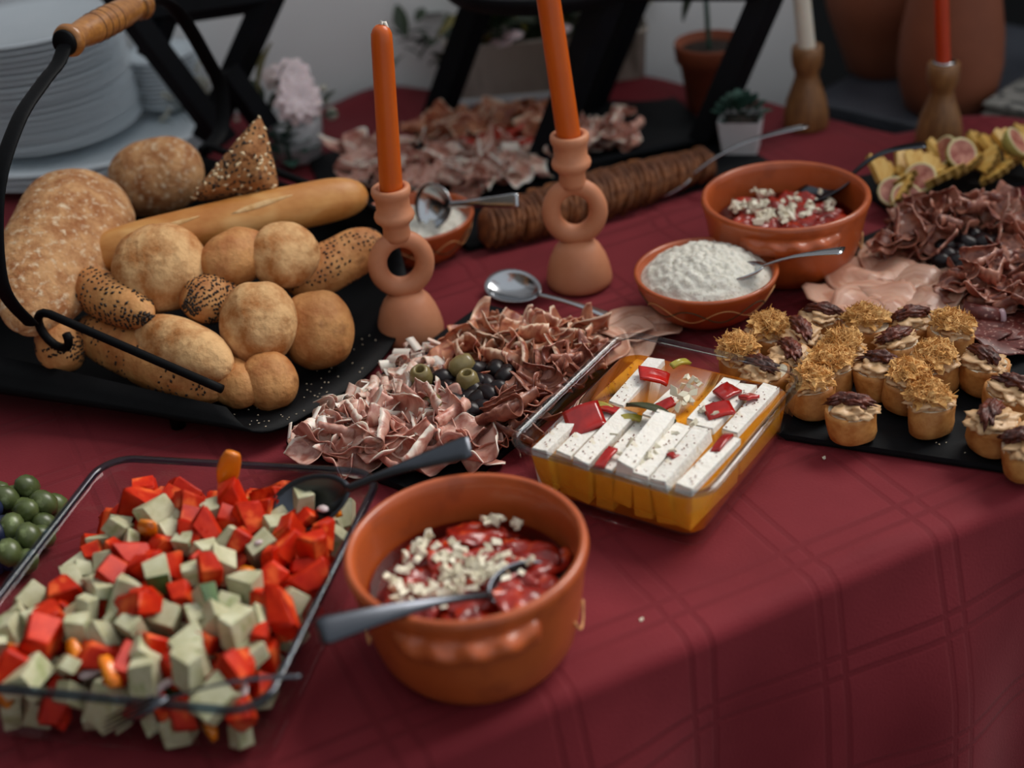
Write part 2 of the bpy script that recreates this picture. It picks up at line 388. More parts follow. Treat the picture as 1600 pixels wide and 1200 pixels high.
def cloth_material():
    m = bpy.data.materials.new('burgundy_cloth'); m.use_nodes = True; MATS['cloth'] = m
    nt = m.node_tree; N = nt.nodes; L = nt.links; b = N['Principled BSDF']
    b.inputs['Roughness'].default_value = .72; b.inputs['Sheen Weight'].default_value = .06; b.inputs['Specular IOR Level'].default_value = .15
    tc = N.new('ShaderNodeTexCoord'); sp = N.new('ShaderNodeSeparateXYZ'); L.new(tc.outputs['UV'], sp.inputs[0])
    bands = []
    for i in (0, 1):
        dv = N.new('ShaderNodeMath'); dv.operation = 'DIVIDE'; dv.inputs[1].default_value = .112; L.new(sp.outputs[i], dv.inputs[0])
        fr = N.new('ShaderNodeMath'); fr.operation = 'FRACT'; L.new(dv.outputs[0], fr.inputs[0])
        rp = N.new('ShaderNodeValToRGB'); cr = rp.color_ramp
        cr.elements[0].position = 0; cr.elements[0].color = (0, 0, 0, 1); cr.elements[1].position = 1; cr.elements[1].color = (0, 0, 0, 1)
        for p, v in ((.385, 0), (.40, 1), (.435, 1), (.45, 0), (.55, 0), (.565, 1), (.60, 1), (.615, 0)):
            e = cr.elements.new(p); e.color = (v, v, v, 1)
        L.new(fr.outputs[0], rp.inputs[0]); bands.append(rp.outputs[0])
    mxm = N.new('ShaderNodeMath'); mxm.operation = 'MAXIMUM'; L.new(bands[0], mxm.inputs[0]); L.new(bands[1], mxm.inputs[1])
    nz = N.new('ShaderNodeTexNoise'); nz.inputs['Scale'].default_value = 9; nz.inputs['Detail'].default_value = 5; L.new(tc.outputs['UV'], nz.inputs['Vector'])
    rp2 = N.new('ShaderNodeValToRGB'); rp2.color_ramp.elements[0].color = hexc('#6a1b23'); rp2.color_ramp.elements[1].color = hexc('#77232b'); rp2.color_ramp.elements[0].position = .35; rp2.color_ramp.elements[1].position = .65
    L.new(nz.outputs['Fac'], rp2.inputs[0])
    mx = N.new('ShaderNodeMix'); mx.data_type = 'RGBA'; L.new(mxm.outputs[0], mx.inputs[0]); L.new(rp2.outputs[0], mx.inputs[6]); mx.inputs[7].default_value = hexc('#6a1b23')
    L.new(mx.outputs[2], b.inputs['Base Color'])
    wv = N.new('ShaderNodeTexNoise'); wv.inputs['Scale'].default_value = 420; L.new(tc.outputs['UV'], wv.inputs['Vector'])
    ma = N.new('ShaderNodeMath'); ma.operation = 'MULTIPLY_ADD'; ma.inputs[1].default_value = -1.1; L.new(mxm.outputs[0], ma.inputs[0]); L.new(wv.outputs['Fac'], ma.inputs[2])
    bp = N.new('ShaderNodeBump'); bp.inputs['Strength'].default_value = .32; bp.inputs['Distance'].default_value = .0012; L.new(ma.outputs[0], bp.inputs['Height']); L.new(bp.outputs[0], b.inputs['Normal'])
cloth_material()

# ------------------------------------------------------------------ setting
E0 = Vector((0, .728, 0)); EA = R_(23.4)
EX = Vector((math.cos(EA), math.sin(EA), 0)); EN = Vector((-math.sin(EA), math.cos(EA), 0))
BACK = [(-1.3, 1.90), (-.425, 1.525), (-.058, 1.366), (.251, 1.206), (.448, 1.154), (.694, .945), (.76, .812), (.824, .632), (.891, .617), (.961, .56), (1.224, .40)]
def vback(u):
    for (a, va), (b, vb) in zip(BACK, BACK[1:]):
        if a <= u <= b: return va+(vb-va)*(u-a)/(b-a)
    return BACK[0][1] if u < BACK[0][0] else BACK[-1][1]
RIDGE = [(W(430, 505), W(1080, 328)), (W(470, 480), W(1120, 300))]
def ridge(p):
    h = 0
    for k, (a, b) in enumerate(RIDGE):
        d = (b-a); n = Vector((-d.y, d.x, 0)).normalized(); s = (p-a).dot(n); t = (p-a).dot(d)/d.length_squared
        if -.2 < t < 1.1:
            w = max(0, min(1, (t+.2)/.2))*max(0, min(1, (1.1-t)/.15))
            h += (.010 if k == 0 else .008)*w*math.exp(-(s/.010)**2)
    return h
def cloth_pt(u, v):
    """arc length v: v > 0 on the top, v < 0 hanging over the front edge"""
    rb = .014
    if v >= 0:
        p = E0+EX*u+EN*(v+.004)
        z = -.0012+.0011*noise.noise(Vector((u*9, v*9, 0)))+ridge(p)
        z += .011*max(0, noise.noise(Vector((u*4+v*4, v*12-u*5, 3)))-.1)*(1-min(1, v/.30))
        vb = vback(u)
        if vb-v < .16: z += .03*max(0, noise.noise(Vector((u*7, v*6, 9)))+.15)*(1-(vb-v)/.16)
        return Vector((p.x, p.y, z))
    s = -v
    if s < rb*1.57:
        a = s/rb; o = E0+EX*u+EN*(.004)
        p = o-EN*(rb*math.sin(a)); z = -rb+rb*math.cos(a)-.001
        return Vector((p.x, p.y, z))
    d = s-rb*1.57; fold = .016*math.sin(u*19+1.2+.8*math.sin(u*7))*min(1, d/.14)+.008*math.sin(u*41)*min(1, d/.3)
    p = E0+EX*u-EN*(rb-.004+d*.07+fold+.008*min(1, d/.1))
    return Vector((p.x, p.y, -rb-d*.995))
def build_cloth():
    us = [-1.2+i*.0125 for i in range(int(2.45/.0125)+1)]
    hang = [-.62+i*.022 for i in range(27)]+[-.022-.0+i*.0035 for i in range(6)]
    V, UVs, Fc = [], [], []
    nt = 96; nr = len(hang)+nt+1
    for u in us:
        vb = vback(u)
        col = [v for v in hang]+[vb*(k/nt)**1.0 for k in range(nt+1)]
        for v in col:
            V.append(cloth_pt(u, v)); UVs.append((u+.046, v+.03))
    for i in range(len(us)-1):
        for k in range(nr-1):
            a = i*nr+k; Fc.append((a, a+nr, a+nr+1, a+1))
    o = put('tablecloth', mesh('tablecloth', V, Fc, MATS['cloth'], uv=UVs))
    solid(o, .0012, -1)
    tag(o, 'burgundy tablecloth with woven double check lines hanging over the table edge', 'tablecloth')
build_cloth()
# table under the cloth
tb = thing('buffet_table', 'long buffet table hidden under the burgundy tablecloth', 'table', (0, 0, -.75))
poly = [E0+EX*-1.2+EN*.012, E0+EX*1.15+EN*.012]+[E0+EX*u+EN*(v-.06) for u, v in BACK[::-1] if u <= 1.15 and u > -1.2]+[E0+EX*-1.2+EN*1.80]
n_ = len(poly)
V = [(p.x, p.y, .72) for p in poly]+[(p.x, p.y, .7445) for p in poly]
Fc = [tuple(range(n_))[::-1], tuple(range(n_, 2*n_))]+[(i, (i+1) % n_, (i+1) % n_+n_, i+n_) for i in range(n_)]
put('table_top', mesh('table_top', V, Fc, MATS['table_wood'], smooth=False), tb)
for u, v in ((-1.1, .12), (1.0, .12), (-1.1, 1.6), (.55, .85)):
    p = E0+EX*u+EN*v
    put('leg', mesh('leg', *box(-.03, .03, -.03, .03, 0, .72), MATS['table_wood'], smooth=False), tb, (p.x, p.y, 0))

fl = put('floor', mesh('floor', [(-6, -3, -.75), (6, -3, -.75), (6, 6, -.75), (-6, 6, -.75)], [(0, 1, 2, 3)], MATS['ground'], smooth=False)); tag(fl, kind='structure')
# plastered wall behind the table
wa = R_(-2); wdir = Vector((math.cos(wa), math.sin(wa), 0)); wn = Vector((-math.sin(wa), math.cos(wa), 0))
w0 = Vector((-.15, 1.992, 0))
def wallbox(name, a, b, thick, mat, z0=-.75, z1=1.6):
    n = Vector((-(b-a).y, (b-a).x, 0)).normalized()*thick
    pts = [a, b, b+n, a+n]
    V = [(p.x, p.y, z0) for p in pts]+[(p.x, p.y, z1) for p in pts]
    o = put(name, mesh(name, V, [(3, 2, 1, 0), (4, 5, 6, 7), (0, 1, 5, 4), (1, 2, 6, 5), (2, 3, 7, 6), (3, 0, 4, 7)], mat, smooth=False))
    return tag(o, kind='structure')
wallbox('wall_back', w0-wdir*1.62, w0+wdir*.61, .12, MATS['wall_paint'])
wallbox('added_shade_wall', E0+EX*-1.24+EN*1.80, E0+EX*-1.24+EN*-1.5, -.12, MATS['shade_wall_dark'], z1=1.9)  # unseen wall, added to block sky light from the left
wallbox('wall_right', Vector((.25, 2.9, 0)), Vector((2.6, 1.7, 0)), .12, MATS['recess_shade'])  # near-black surface standing in for the open dark beyond the back wall

# stone bench on the right
ba, bb = W(1275, 122, 0), W(1640, 202, 0); bdir = (bb-ba).normalized(); bn = Vector((-bdir.y, bdir.x, 0)); bang = math.atan2(bdir.y, bdir.x)
bench = thing('stone_bench', 'dark grey stone bench behind the table, carrying two clay vases', 'bench', (ba.x, ba.y, -.784), bang)
bo = put('seat', mesh('seat', *box(-.02, 1.2, 0, .42, .728, .75), MATS['stone'], smooth=False), bench); bevel(bo, .004)
for x in (.05, .95): put('support', mesh('support', *box(x, x+.12, .06, .36, .034, .728), MATS['black_matte'], smooth=False), bench)

# ------------------------------------------------------------------ builders
STEEL, STEELD = MATS['steel'], MATS['steel_dark']
def slate(name, label, c, ang, lx, ly, t=.006, seed=0, z=0.0):
    rr = random.Random(seed); base = rrect(lx, ly, .004, 2); pts = []
    n = len(base)
    for i in range(n):
        a, b = Vector(base[i]), Vector(base[(i+1) % n]); L = (b-a).length; k = max(1, int(L/.012))
        for j in range(k):
            p = a.lerp(b, j/k); q = p*(1+rr.uniform(-.004, .002)); pts.append((q.x, q.y))
    r0 = [(x*.996, y*.996, 0) for x, y in pts]; r1 = [(x*1.0, y*1.0, t*.4) for x, y in pts]; r2 = [(x*.994, y*.994, t) for x, y in pts]
    o = put(name, mesh(name, *loft([r0, r1, r2]), MATS['slate'], smooth=False), None, (c[0], c[1], z), (0, 0, ang))
    return tag(o, label, 'serving board')
def spoon(name, label, bowl_c, end, cat='spoon', bl=.066, bw=.043, depth=.011, hw=(.0035, .0085), bend=.012, up=(0, 0, 1), mat=None, neck=.0, mid=None):
    """bowl at bowl_c, handle running to end (world points); up = open side of the bowl"""
    mat = mat or STEEL; bowl_c = Vector(bowl_c); end = Vector(end)
    t = thing(name, label, cat, bowl_c)
    m = frame(end-bowl_c, up); L = (end-bowl_c).length
    V, Fc = [], []; nr, ns = 7, 28
    V.append((0, 0, -depth))
    for i in range(1, nr+1):
        r = i/nr
        for k in range(ns):
            a = 2*math.pi*k/ns; x = math.cos(a)*bl/2*r; wy = bw/2*(1-.12*math.cos(a)); V.append((x, math.sin(a)*wy*r, -depth*(1-r**2.2)))
    for k in range(ns): Fc.append((0, 1+k, 1+(k+1) % ns))
    for i in range(nr-1):
        for k in range(ns):
            k2 = (k+1) % ns; a = 1+i*ns; Fc.append((a+k, a+ns+k, a+ns+k2, a+k2))
    bo = put('bowl', mesh('bowl', [m @ Vector(v) for v in V], Fc, mat), t); solid(bo, .0014, 0)
    pts, rad = [], []
    for k in range(22):
        s = k/21; x = bl/2-.003+(L-bl/2+.003)*s
        z = bend*math.sin(math.pi*min(1, s*1.0))*(1-s*.3); pts.append(m @ Vector((x, 0, z)))
        rad.append(hw[0]+(hw[1]-hw[0])*max(0, (s-.25)/.75)**1.3 if s < .97 else hw[1]*.8)
    fl_ = [.55 if k < 5 else .55-.38*min(1, (k-5)/8) for k in range(22)]
    put('handle', mesh('handle', *tube(pts, rad, 10, fl_, up=m @ Vector((0, 0, 1))), mat), t)
    return t
HAMV = {}
def ham_mesh(kind, var):
    key = (kind, var)
    if key in HAMV: return HAMV[key]
    rr = random.Random(var*17+len(kind)*131); nu, nv = 18, 12; V, UVs, Fc = [], [], []
    style = ('curl' if var < 4 else 'crease') if kind == 'ham_fat' else ('flat' if kind == 'ham_pale' else 'fold')
    if style == 'fold': style = 'crease' if var < 5 else ('fold' if var == 5 else 'roll')
    creases = []
    t0_ = rr.uniform(0, 6.28)
    for k_ in range(2):
        t_ = t0_+k_*2.6+rr.uniform(-.5, .5); creases.append((math.cos(t_), math.sin(t_), rr.uniform(.002, .009), rr.uniform(.004, .009), rr.uniform(.9, 2.5)))
    ph, fq = rr.uniform(0, 6), rr.uniform(2.2, 3.4)
    spread = rr.uniform(1.3, 2.2); lift = rr.uniform(.25, .6)
    for i in range(nu+1):
        u = i/nu*2-1
        for j in range(nv+1):
            v = j/nv
            if style == 'crease':    # slice creased and curled up on two sides
                p = Vector((u*.0185*(1-.25*(v-.5)**2), (v-.5)*.030*(1-.18*u*u), 0)); q = Vector((p.x, p.y, 0))
                for nx_, ny_, off, rad, mx_ in creases:
                    n_ = Vector((nx_, ny_, 0)); s = p.dot(n_)-off
                    if s > 0:
                        f = min(s/rad, mx_); rest = max(0, s-rad*mx_)
                        q = q-n_*s+n_*(rad*math.sin(f)+rest*math.cos(f))+Vector((0, 0, rad*(1-math.cos(f))+rest*math.sin(f)))
                x, y = q.x, q.y; z = q.z+.002+.0030*noise.noise(Vector((u*1.7+var, v*3, var*3)))+.0016*math.sin(u*5+v*4+ph)
            elif style == 'fold':      # a gathered, ruffled fan
                a = u*spread*.8; r = .005+.017*v
                x = r*math.sin(a)*1.05; y = r*math.cos(a)-.010
                z = .003+.009*v*(.55+.45*math.sin(fq*u*3+ph))+lift*.010*v*v+.004*noise.noise(Vector((u*2, v*2, var*3)))
                x += .004*v*math.cos(fq*u*3+ph)
                if v > .75: z -= (v-.75)*.03*math.sin(u*5+ph)
            elif style == 'roll':    # slice folded over on itself
                a = -2.3+4.6*v; rad = .0075+.0015*math.sin(u*2+ph)
                y = rad*math.sin(a)*(1.25+.2*u); z = .0105-rad*math.cos(a)*.95+.004*v+.002*noise.noise(Vector((u*3, v*3, var)))
                x = u*.016*(1-.12*v)
            elif style == 'curl':    # tight little ribbon curl
                a = v*5.6+ph; rad = .0055+.0065*v
                y = rad*math.cos(a); z = .0125+rad*math.sin(a)*.9; x = u*.011+.003*math.sin(v*6+ph)+.0015*noise.noise(Vector((u*3, v*3, var)))
            else:                    # flat slice lying with soft waves
                a = u*math.pi; r = v
                x = .034*r*math.cos(a)*(1+.12*math.sin(a*2+ph)); y = .026*r*math.sin(a)*(1+.1*math.cos(a*3+ph))
                z = .004+.0045*noise.noise(Vector((x*60, y*60, var*5)))+.002*r*math.sin(a*4+ph)
            V.append((x, y, max(.0006, z))); UVs.append((u*.5+.5, v))
    for i in range(nu):
        for j in range(nv):
            a = i*(nv+1)+j; Fc.append((a, a+nv+1, a+nv+2, a+1))
    HAMV[key] = mesh(kind+'_slice', V, Fc, MATS[kind], uv=UVs)
    return HAMV[key]
def ham(kind, p, label, group, rng, scale=1.0, tilt=.5, rz=None, var=None, name='ham_slice', cat='ham'):
    v = rng.randrange(8) if var is None else var
    name = {'ham_fat': 'ham_curl', 'ham_red': 'prosciutto_slice', 'ham_dark': 'cured_ham_slice'}.get(kind, 'ham_slice')
    o = put(name, ham_mesh(kind, v), None, p, (rng.uniform(-tilt, tilt), rng.uniform(-tilt, tilt), rng.uniform(0, 6.28) if rz is None else rz), scale*rng.uniform(.85, 1.2))
    solid(o, .0007, 0)
    return tag(o, label, cat, group)
def quad_scatter(q, nx, ny, rng, j=.6):
    """jittered grid inside a photo-pixel quad: near-left, near-right, far-right, far-left"""
    a, b, c, d = [Vector(p) for p in q]
    for iy in range(ny):
        for ix in range(nx):
            s = (ix+.5+rng.uniform(-j, j)*.7)/nx; t = (iy+.5+rng.uniform(-j, j)*.7)/ny
            yield a.lerp(b, s).lerp(d.lerp(c, s), t)
def thing_at(me, name, p, rot, label, cat, group=None, scale=None):
    return tag(put(name, me, None, p, rot, scale), label, cat, group)

# ------------------------------------------------------------------ terracotta dishes
def casserole(name, label, c, r, rz, kz=1.0):
    k = r/.087
    t = thing(name, label, 'bowl', (c[0], c[1], 0), rz); t.scale = (1, 1, kz)
    prof = [(0, 0), (.056, 0), (.065, .003), (.073, .014), (.0785, .034), (.0825, .058), (.0855, .071), (.087, .076), (.0862, .0795), (.0835, .0812), (.0805, .0795), (.0788, .073), (.0765, .05), (.072, .024), (.065, .011), (.055, .008), (0, .008)]
    put('body', mesh('body', *lathe([(a*k, b*k) for a, b in prof], 64), MATS['terracotta']), t)
    for side in (0, 1):     # thumb-pressed ledge handles
        V, Fc = [], []; ns, nr = 44, 7
        for i in range(ns+1):
            s = i/ns*2-1; a = s*.66+math.pi*side-math.pi/2; env = max(0, 1-abs(s)**2.6)**.6
            out = (.002+.0155*env)*(1+.10*math.sin(s*16))*k; drop = .0035*math.sin(s*16+.6)*env*k
            for j in range(nr):
                b = j/(nr-1); rr = .0795*k+out*math.sin(b*math.pi)**.8; z = (.070-.024*b)*k+(.004*k+drop*.5)*math.sin(b*math.pi)
                V.append((rr*math.cos(a), rr*math.sin(a), z))
        for i in range(ns):
            for j in range(nr-1):
                q = i*nr+j; Fc.append((q, q+nr, q+nr+1, q+1))
        put('ledge_handle', mesh('ledge_handle', V, Fc, MATS['terracotta']), t)
    for a0 in (-.25, math.pi+.25, .9, math.pi-.9):  # painted slip arcs on the flanks
        pts = []
        for i in range(11):
            s = i/10*2-1; a = a0+s*.16; z = .036*k+.012*k*(1-s*s)*-1
            pts.append(((.0795*k)*math.cos(a), (.0795*k)*math.sin(a), z))
        put('slip_arc', mesh('slip_arc', *tube(pts, .0009, 6), MATS['slip_cream']), t)
    return t
def filled_disc(rad, z, amp, seed, n=18):
    V = [(0, 0, z)]; Fc = []; ns = 48
    for i in range(1, n+1):
        r = rad*i/n
        for k in range(ns):
            a = 2*math.pi*k/ns; x, y = r*math.cos(a), r*math.sin(a)
            V.append((x, y, z+amp*noise.noise(Vector((x*60, y*60, seed)))*(1-(i/n)**6)))
    for k in range(ns): Fc.append((0, 1+k, 1+(k+1) % ns))
    for i in range(n-1):
        for k in range(ns):
            k2 = (k+1) % ns; a = 1+i*ns; Fc.append((a+k, a+ns+k, a+ns+k2, a+k2))
    return V, Fc
PEP = []
for s in range(6):
    V, Fc = [], []; nu, nv = 20, 14; rr = random.Random(s+3); p1, p2 = rr.uniform(0, 6), rr.uniform(0, 6)
    for i in range(nu+1):
        u = i/nu*2-1
        for j in range(nv):
            v = j/(nv-1)*2-1; w = (1-abs(u)**3)**.5 if abs(u) < 1 else .05
            x = u*.033*(1-.1*v*v); y = v*(.017+.004*math.sin(u*2+p1))*max(.25, w)+.006*math.sin(u*2.0+p2)
            z = .0060*noise.noise(Vector((u*1.6, v*1.5, s*3)))+.0040*abs(noise.noise(Vector((u*3+p1, v*2.5, s))))-.004*(v*v)**2-.003*u**4
            V.append((x, y, z))
    for i in range(nu):
        for j in range(nv-1):
            j2 = j+1; Fc.append((i*nv+j, (i+1)*nv+j, (i+1)*nv+j2, i*nv+j2))
    V = [Vector((v[0], v[1]*1.05, v[2]+.0025*noise.noise(Vector((v[0]*90, v[1]*90, s))))) for v in V]; PEP.append(mesh('roast_pepper', V, Fc, MATS['pepper_roast']))
GAR = [mesh('garlic_bit', *chunk(.0070, .0048, .0034, s, .75, .08), MATS['garlic'], smooth=False) for s in range(5)]
for m__ in GAR: hard_smooth(m__)
def pepper_bowl(c, r, where, rng, npep, garlic_spots, zl, seed):
    k = r/.087
    liq = put('pepper_marinade', mesh('pepper_marinade', *filled_disc(.0735*k, zl, .0004, seed), BROTH), None, (c[0], c[1], 0))
    tag(liq, 'dark red oily marinade filling %s' % where, 'marinade', kind='stuff')
    bot = put('pepper_pulp', mesh('pepper_pulp', *filled_disc(.070*k, zl-.008*k, .004, seed+4), MATS['pepper_roast']), None, (c[0], c[1], 0))
    tag(bot, 'soft roasted pepper pulp under the marinade in %s' % where, 'peppers', kind='stuff')
    for i in range(npep):
        a = i*2.4+rng.uniform(-.3, .3); rr = .054*k*math.sqrt((i+.4)/npep)
        p = (c[0]+rr*math.cos(a), c[1]+rr*math.sin(a), zl+.001+.005*rng.random())
        o = put('roasted_pepper', PEP[i % 6], None, p, (rng.uniform(-.25, .25), rng.uniform(-.2, .2), rng.uniform(0, 6.28)), k*rng.uniform(.7, 1.0))
        solid(o, .0035, 0)
        tag(o, 'strip of roasted red pepper in %s' % where, 'pepper', 'roasted peppers in '+where)
    for px, py, n, sx, sy in garlic_spots:
        for i in range(n):
            p = W(px+rng.gauss(0, sx), py+rng.gauss(0, sy), zl+.009)
            d = Vector((p.x-c[0], p.y-c[1], 0))
            if d.length > .064*k: continue
            p.z = zl+.0085+.0035*rng.random()
            o = put('garlic_bit', rng.choice(GAR), None, p, (rng.uniform(-1, 1), rng.uniform(-1, 1), rng.uniform(0, 6)), k*rng.uniform(.6, 1.15))
            tag(o, 'small chip of chopped garlic scattered in %s' % where, 'garlic', 'garlic chips in '+where)
def slip_bowl(name, label, c, r, seed=0):
    k = r/.07
    t = thing(name, label, 'bowl', (c[0], c[1], 0), seed)
    prof = [(0, 0), (.036, 0), (.042, .002), (.053, .012), (.0625, .028), (.0675, .042), (.0695, .0485), (.0693, .051), (.0668, .0518), (.0648, .050), (.062, .041), (.055, .024), (.044, .0095), (0, .006)]
    put('body', mesh('body', *lathe([(a*k, b*k) for a, b in prof], 56), MATS['terracotta']), t)
    def rad(z):
        for (r0, z0), (r1, z1) in zip(prof, prof[1:9]):
            if z0 <= z <= z1 and z1 > z0: return r0+(r1-r0)*(z-z0)/(z1-z0)
        return .066
    for ph, m in ((0, 'slip_cream'), (math.pi, 'slip_green')):
        pts = []
        for i in range(120):
            a = 2*math.pi*i/120; z = .0285+.0085*math.sin(6*a+ph); q = rad(z)+.0002
            pts.append((q*k*math.cos(a), q*k*math.sin(a), z*k))
        put('slip_wave', mesh('slip_wave', *tube(pts, .0011*k, 6, .6, closed=True), MATS[m]), t)
    return t
def cheese_mound(c, r, label, zb, h, seed):
    V, Fc = [], []; nr, ns = 46, 110
    V.append((0, 0, zb+h))
    for i in range(1, nr+1):
        q = i/nr
        for k in range(ns):
            a = 2*math.pi*k/ns; x, y = r*q*math.cos(a), r*q*math.sin(a)
            b = h*(1-q**2.4)
            cell = noise.voronoi(Vector((x*150+seed, y*150, seed)))[0]
            lump = .0052*(.62-min(.9, cell[0]))+.003*noise.noise(Vector((x*45, y*45, seed)))
            V.append((x, y, zb+b+lump*(1 if q < .95 else .2)))
    for k in range(ns): Fc.append((0, 1+k, 1+(k+1) % ns))
    for i in range(nr-1):
        for k in range(ns):
            k2 = (k+1) % ns; a = 1+i*ns; Fc.append((a+k, a+ns+k, a+ns+k2, a+k2))
    o = put('crumbled_cheese', mesh('crumbled_cheese', V, Fc, MATS['cheese']), None, (c[0], c[1], 0))
    tag(o, label, 'cheese', kind='stuff'); return o

rng = random.Random(11)
# front casserole
c1 = W(727, 846, .096)
casserole('terracotta_casserole', 'large terracotta casserole with thumb-pressed ledge in the foreground', c1, .0855, R_(-3), 1.2)
pepper_bowl(c1, .0855, 'the front terracotta casserole', rng, 22,
            [(655, 850, 26, 20, 22), (690, 880, 22, 26, 14), (715, 905, 18, 14, 16), (780, 885, 28, 28, 12), (765, 805, 14, 20, 8), (805, 815, 8, 10, 8), (640, 930, 10, 14, 8), (700, 935, 8, 16, 8), (610, 910, 8, 10, 6), (845, 800, 2, 3, 3)], .060, 1)
spoon('serving_spoon', 'steel serving spoon lying across the rim of the front terracotta casserole', W(824, 918, .064), W(497, 988, .108), bl=.064, bw=.040, hw=(.003, .0105), bend=.012, up=(0, -.55, .85), mat=STEELD)
spoon('serving_spoon', 'steel spoon with its bowl in the tomato salad and handle over the casserole', W(482, 785, .070), W(735, 697, .112), bl=.07, bw=.045, hw=(.0035, .0105), bend=.004, up=(0, -.5, .85), mat=STEELD)
# rear casserole
c2 = W(1227, 306, .077)
casserole('terracotta_casserole', 'terracotta casserole of peppers with a spoon, behind the crumbled cheese bowl', c2, .086, R_(-8))
pepper_bowl(c2, .086, 'the rear terracotta casserole', rng, 16,
            [(1165, 325, 16, 14, 6), (1190, 300, 14, 12, 8), (1230, 280, 12, 14, 5), (1225, 325, 22, 26, 7), (1185, 338, 14, 18, 6), (1265, 325, 16, 22, 6), (1235, 342, 12, 22, 4), (1285, 305, 8, 10, 8), (1195, 288, 8, 6, 6)], .048, 2)
spoon('serving_spoon', 'dark spoon standing in the rear pepper casserole, handle pointing right', W(1285, 293, .062), W(1447, 226, .105), bl=.07, bw=.048, hw=(.004, .0095), bend=.012, mat=STEELD)
# cheese bowl
c3 = W(1103, 420, .047)
slip_bowl('terracotta_dip_bowl', 'small terracotta bowl with wavy slip lines holding a heap of crumbled cheese', c3, .0715, .35).scale = (1, 1, .9)
cheese_mound(c3, .064, 'heap of white crumbled herb cheese in the small slip-painted bowl', .040, .024, 2)
spoon('spoon', 'bright steel spoon stuck into the heap of crumbled cheese', W(1150, 424, .052), W(1318, 391, .088), bl=.06, bw=.04, hw=(.003, .0095), bend=.004, mat=STEEL)
# rear small bowl behind the left candle holder
c4 = W(648, 338, .047)
slip_bowl('terracotta_dip_bowl', 'small terracotta bowl with slip lines half hidden behind the left candle holder', c4, .066, .9)
cheese_mound(c4, .059, 'white curd cheese in the bowl behind the left candle holder', .034, .008, 5)
spoon('spoon', 'steel spoon with its round bowl upright in the curd cheese behind the candle', W(676, 322, .062), W(810, 313, .085), bl=.05, bw=.05, depth=.014, hw=(.004, .0085), bend=.004, up=(0, -.9, .45), mat=STEEL)
# spoon on the cloth between the candle holders
spoon('spoon', 'polished steel spoon lying on the cloth beside the right candle holder', W(802, 447, .0125), W(1022, 522, .006), bl=.068, bw=.046, depth=.011, hw=(.003, .0075), bend=.006, up=(-.1, -.3, 1), mat=STEEL)

# ------------------------------------------------------------------ ring candle holders
def ring_holder(label, p, rz, sc, lean):
    t = thing('ring_candle_holder', label, 'candle holder', p, rz); t.scale = (sc,)*3; t.rotation_euler = (0, lean, rz)
    dome = [(0, 0), (.0315, 0), (.0335, .0025), (.0335, .008), (.0318, .018), (.0285, .029), (.0235, .039), (.0165, .047), (0, .050)]
    put('base', mesh('base', *lathe(dome, 40), MATS['clay']), t)
    pts = [(.0235*math.sin(2*math.pi*i/48), 0, .080-.0262*math.cos(2*math.pi*i/48)) for i in range(48)]
    rad = [.0088+.0014*abs(math.cos(math.pi*i/48))**2 for i in range(48)]
    put('ring', mesh('ring', *tube(pts, rad, 16, up=(0, 1, 0), closed=True), MATS['clay']), t)
    neck = [(0, .104), (.012, .106), (.0135, .112), (.0128, .120), (.0150, .1245), (.0188, .128), (.0198, .1315), (.0188, .135), (.0165, .1375), (.0166, .150), (.0185, .1535), (.0193, .157), (.0188, .1605), (.0165, .162), (.0128, .161), (.0125, .150), (0, .149)]
    put('socket', mesh('socket', *lathe(neck, 36), MATS['clay']), t)
    return t
def taper(label, p, top, r0, r1, mat, wick='wick', name='taper_candle'):
    p = Vector(p); top = Vector(top); t = thing(name, label, 'candle', p)
    L = (top-p).length; m = frame(top-p, (0, 1, 0))
    prof = [(0, 0), (r0, 0), (r0*1.0, .01)]+[(r0+(r1-r0)*s, L*s) for s in (.3, .6, .9)]+[(r1*.98, L*.945), (r1*.8, L*.972), (r1*.5, L*.99), (0, L)]
    V, Fc = lathe(prof, 28)
    q = Matrix.Identity(3); ax = (top-p).normalized(); rot = Vector((0, 0, 1)).rotation_difference(ax).to_matrix()
    put('wax', mesh('wax', [rot @ Vector(v) for v in V], Fc, mat), t)
    V, Fc = tube([ax*(L-.004), ax*(L+.002)+Vector((.001, 0, 0)), ax*(L+.003)+Vector((.0035, 0, -.002)), ax*(L-.004)+Vector((.0062, 0, -.004))], .0017, 8)
    put('wick', mesh('wick', V, Fc, MATS[wick]), t)
    return t
h1 = W(643, 521, 0); ring_holder('terracotta ring candle holder beside the bread basket', h1, R_(10), 1.0, R_(0))
b1 = h1+Vector((0, 0, .151)); b1.z = .151
# candle leans: solve the top along the photo ray at the right length
def along(px, py, base, L):
    d = (CR*((px-800)/FPX)-CU*((py-600)/FPX)+_F); best = None
    for i in range(4000):
        q = EYE+d*(.6+i*.0004); e = abs((q-base).length-L)
        if best is None or e < best[0] or (abs(e-best[0]) < 5e-4 and abs(q.y-base.y) < abs(best[1].y-base.y)): best = (e, q)
    return best[1]
def at_depth(px, py, y):
    d = (CR*((px-800)/FPX)-CU*((py-600)/FPX)+_F); return EYE+d*(y/d.y)
taper('orange taper candle leaning left in the ring holder beside the bread basket', b1, at_depth(595, 37, b1.y+.006), .0112, .0098, MATS['wax_orange'])
h2 = W(906, 440, 0); ring_holder('terracotta ring candle holder standing left of the crumbled cheese bowl', h2, R_(-4), 1.03, R_(0))
b2 = Vector((h2.x, h2.y, .1555))
taper('orange taper candle leaning left in the ring holder near the cheese bowl', b2, at_depth(846, -75, b2.y+.006), .0122, .0112, MATS['wax_orange'])

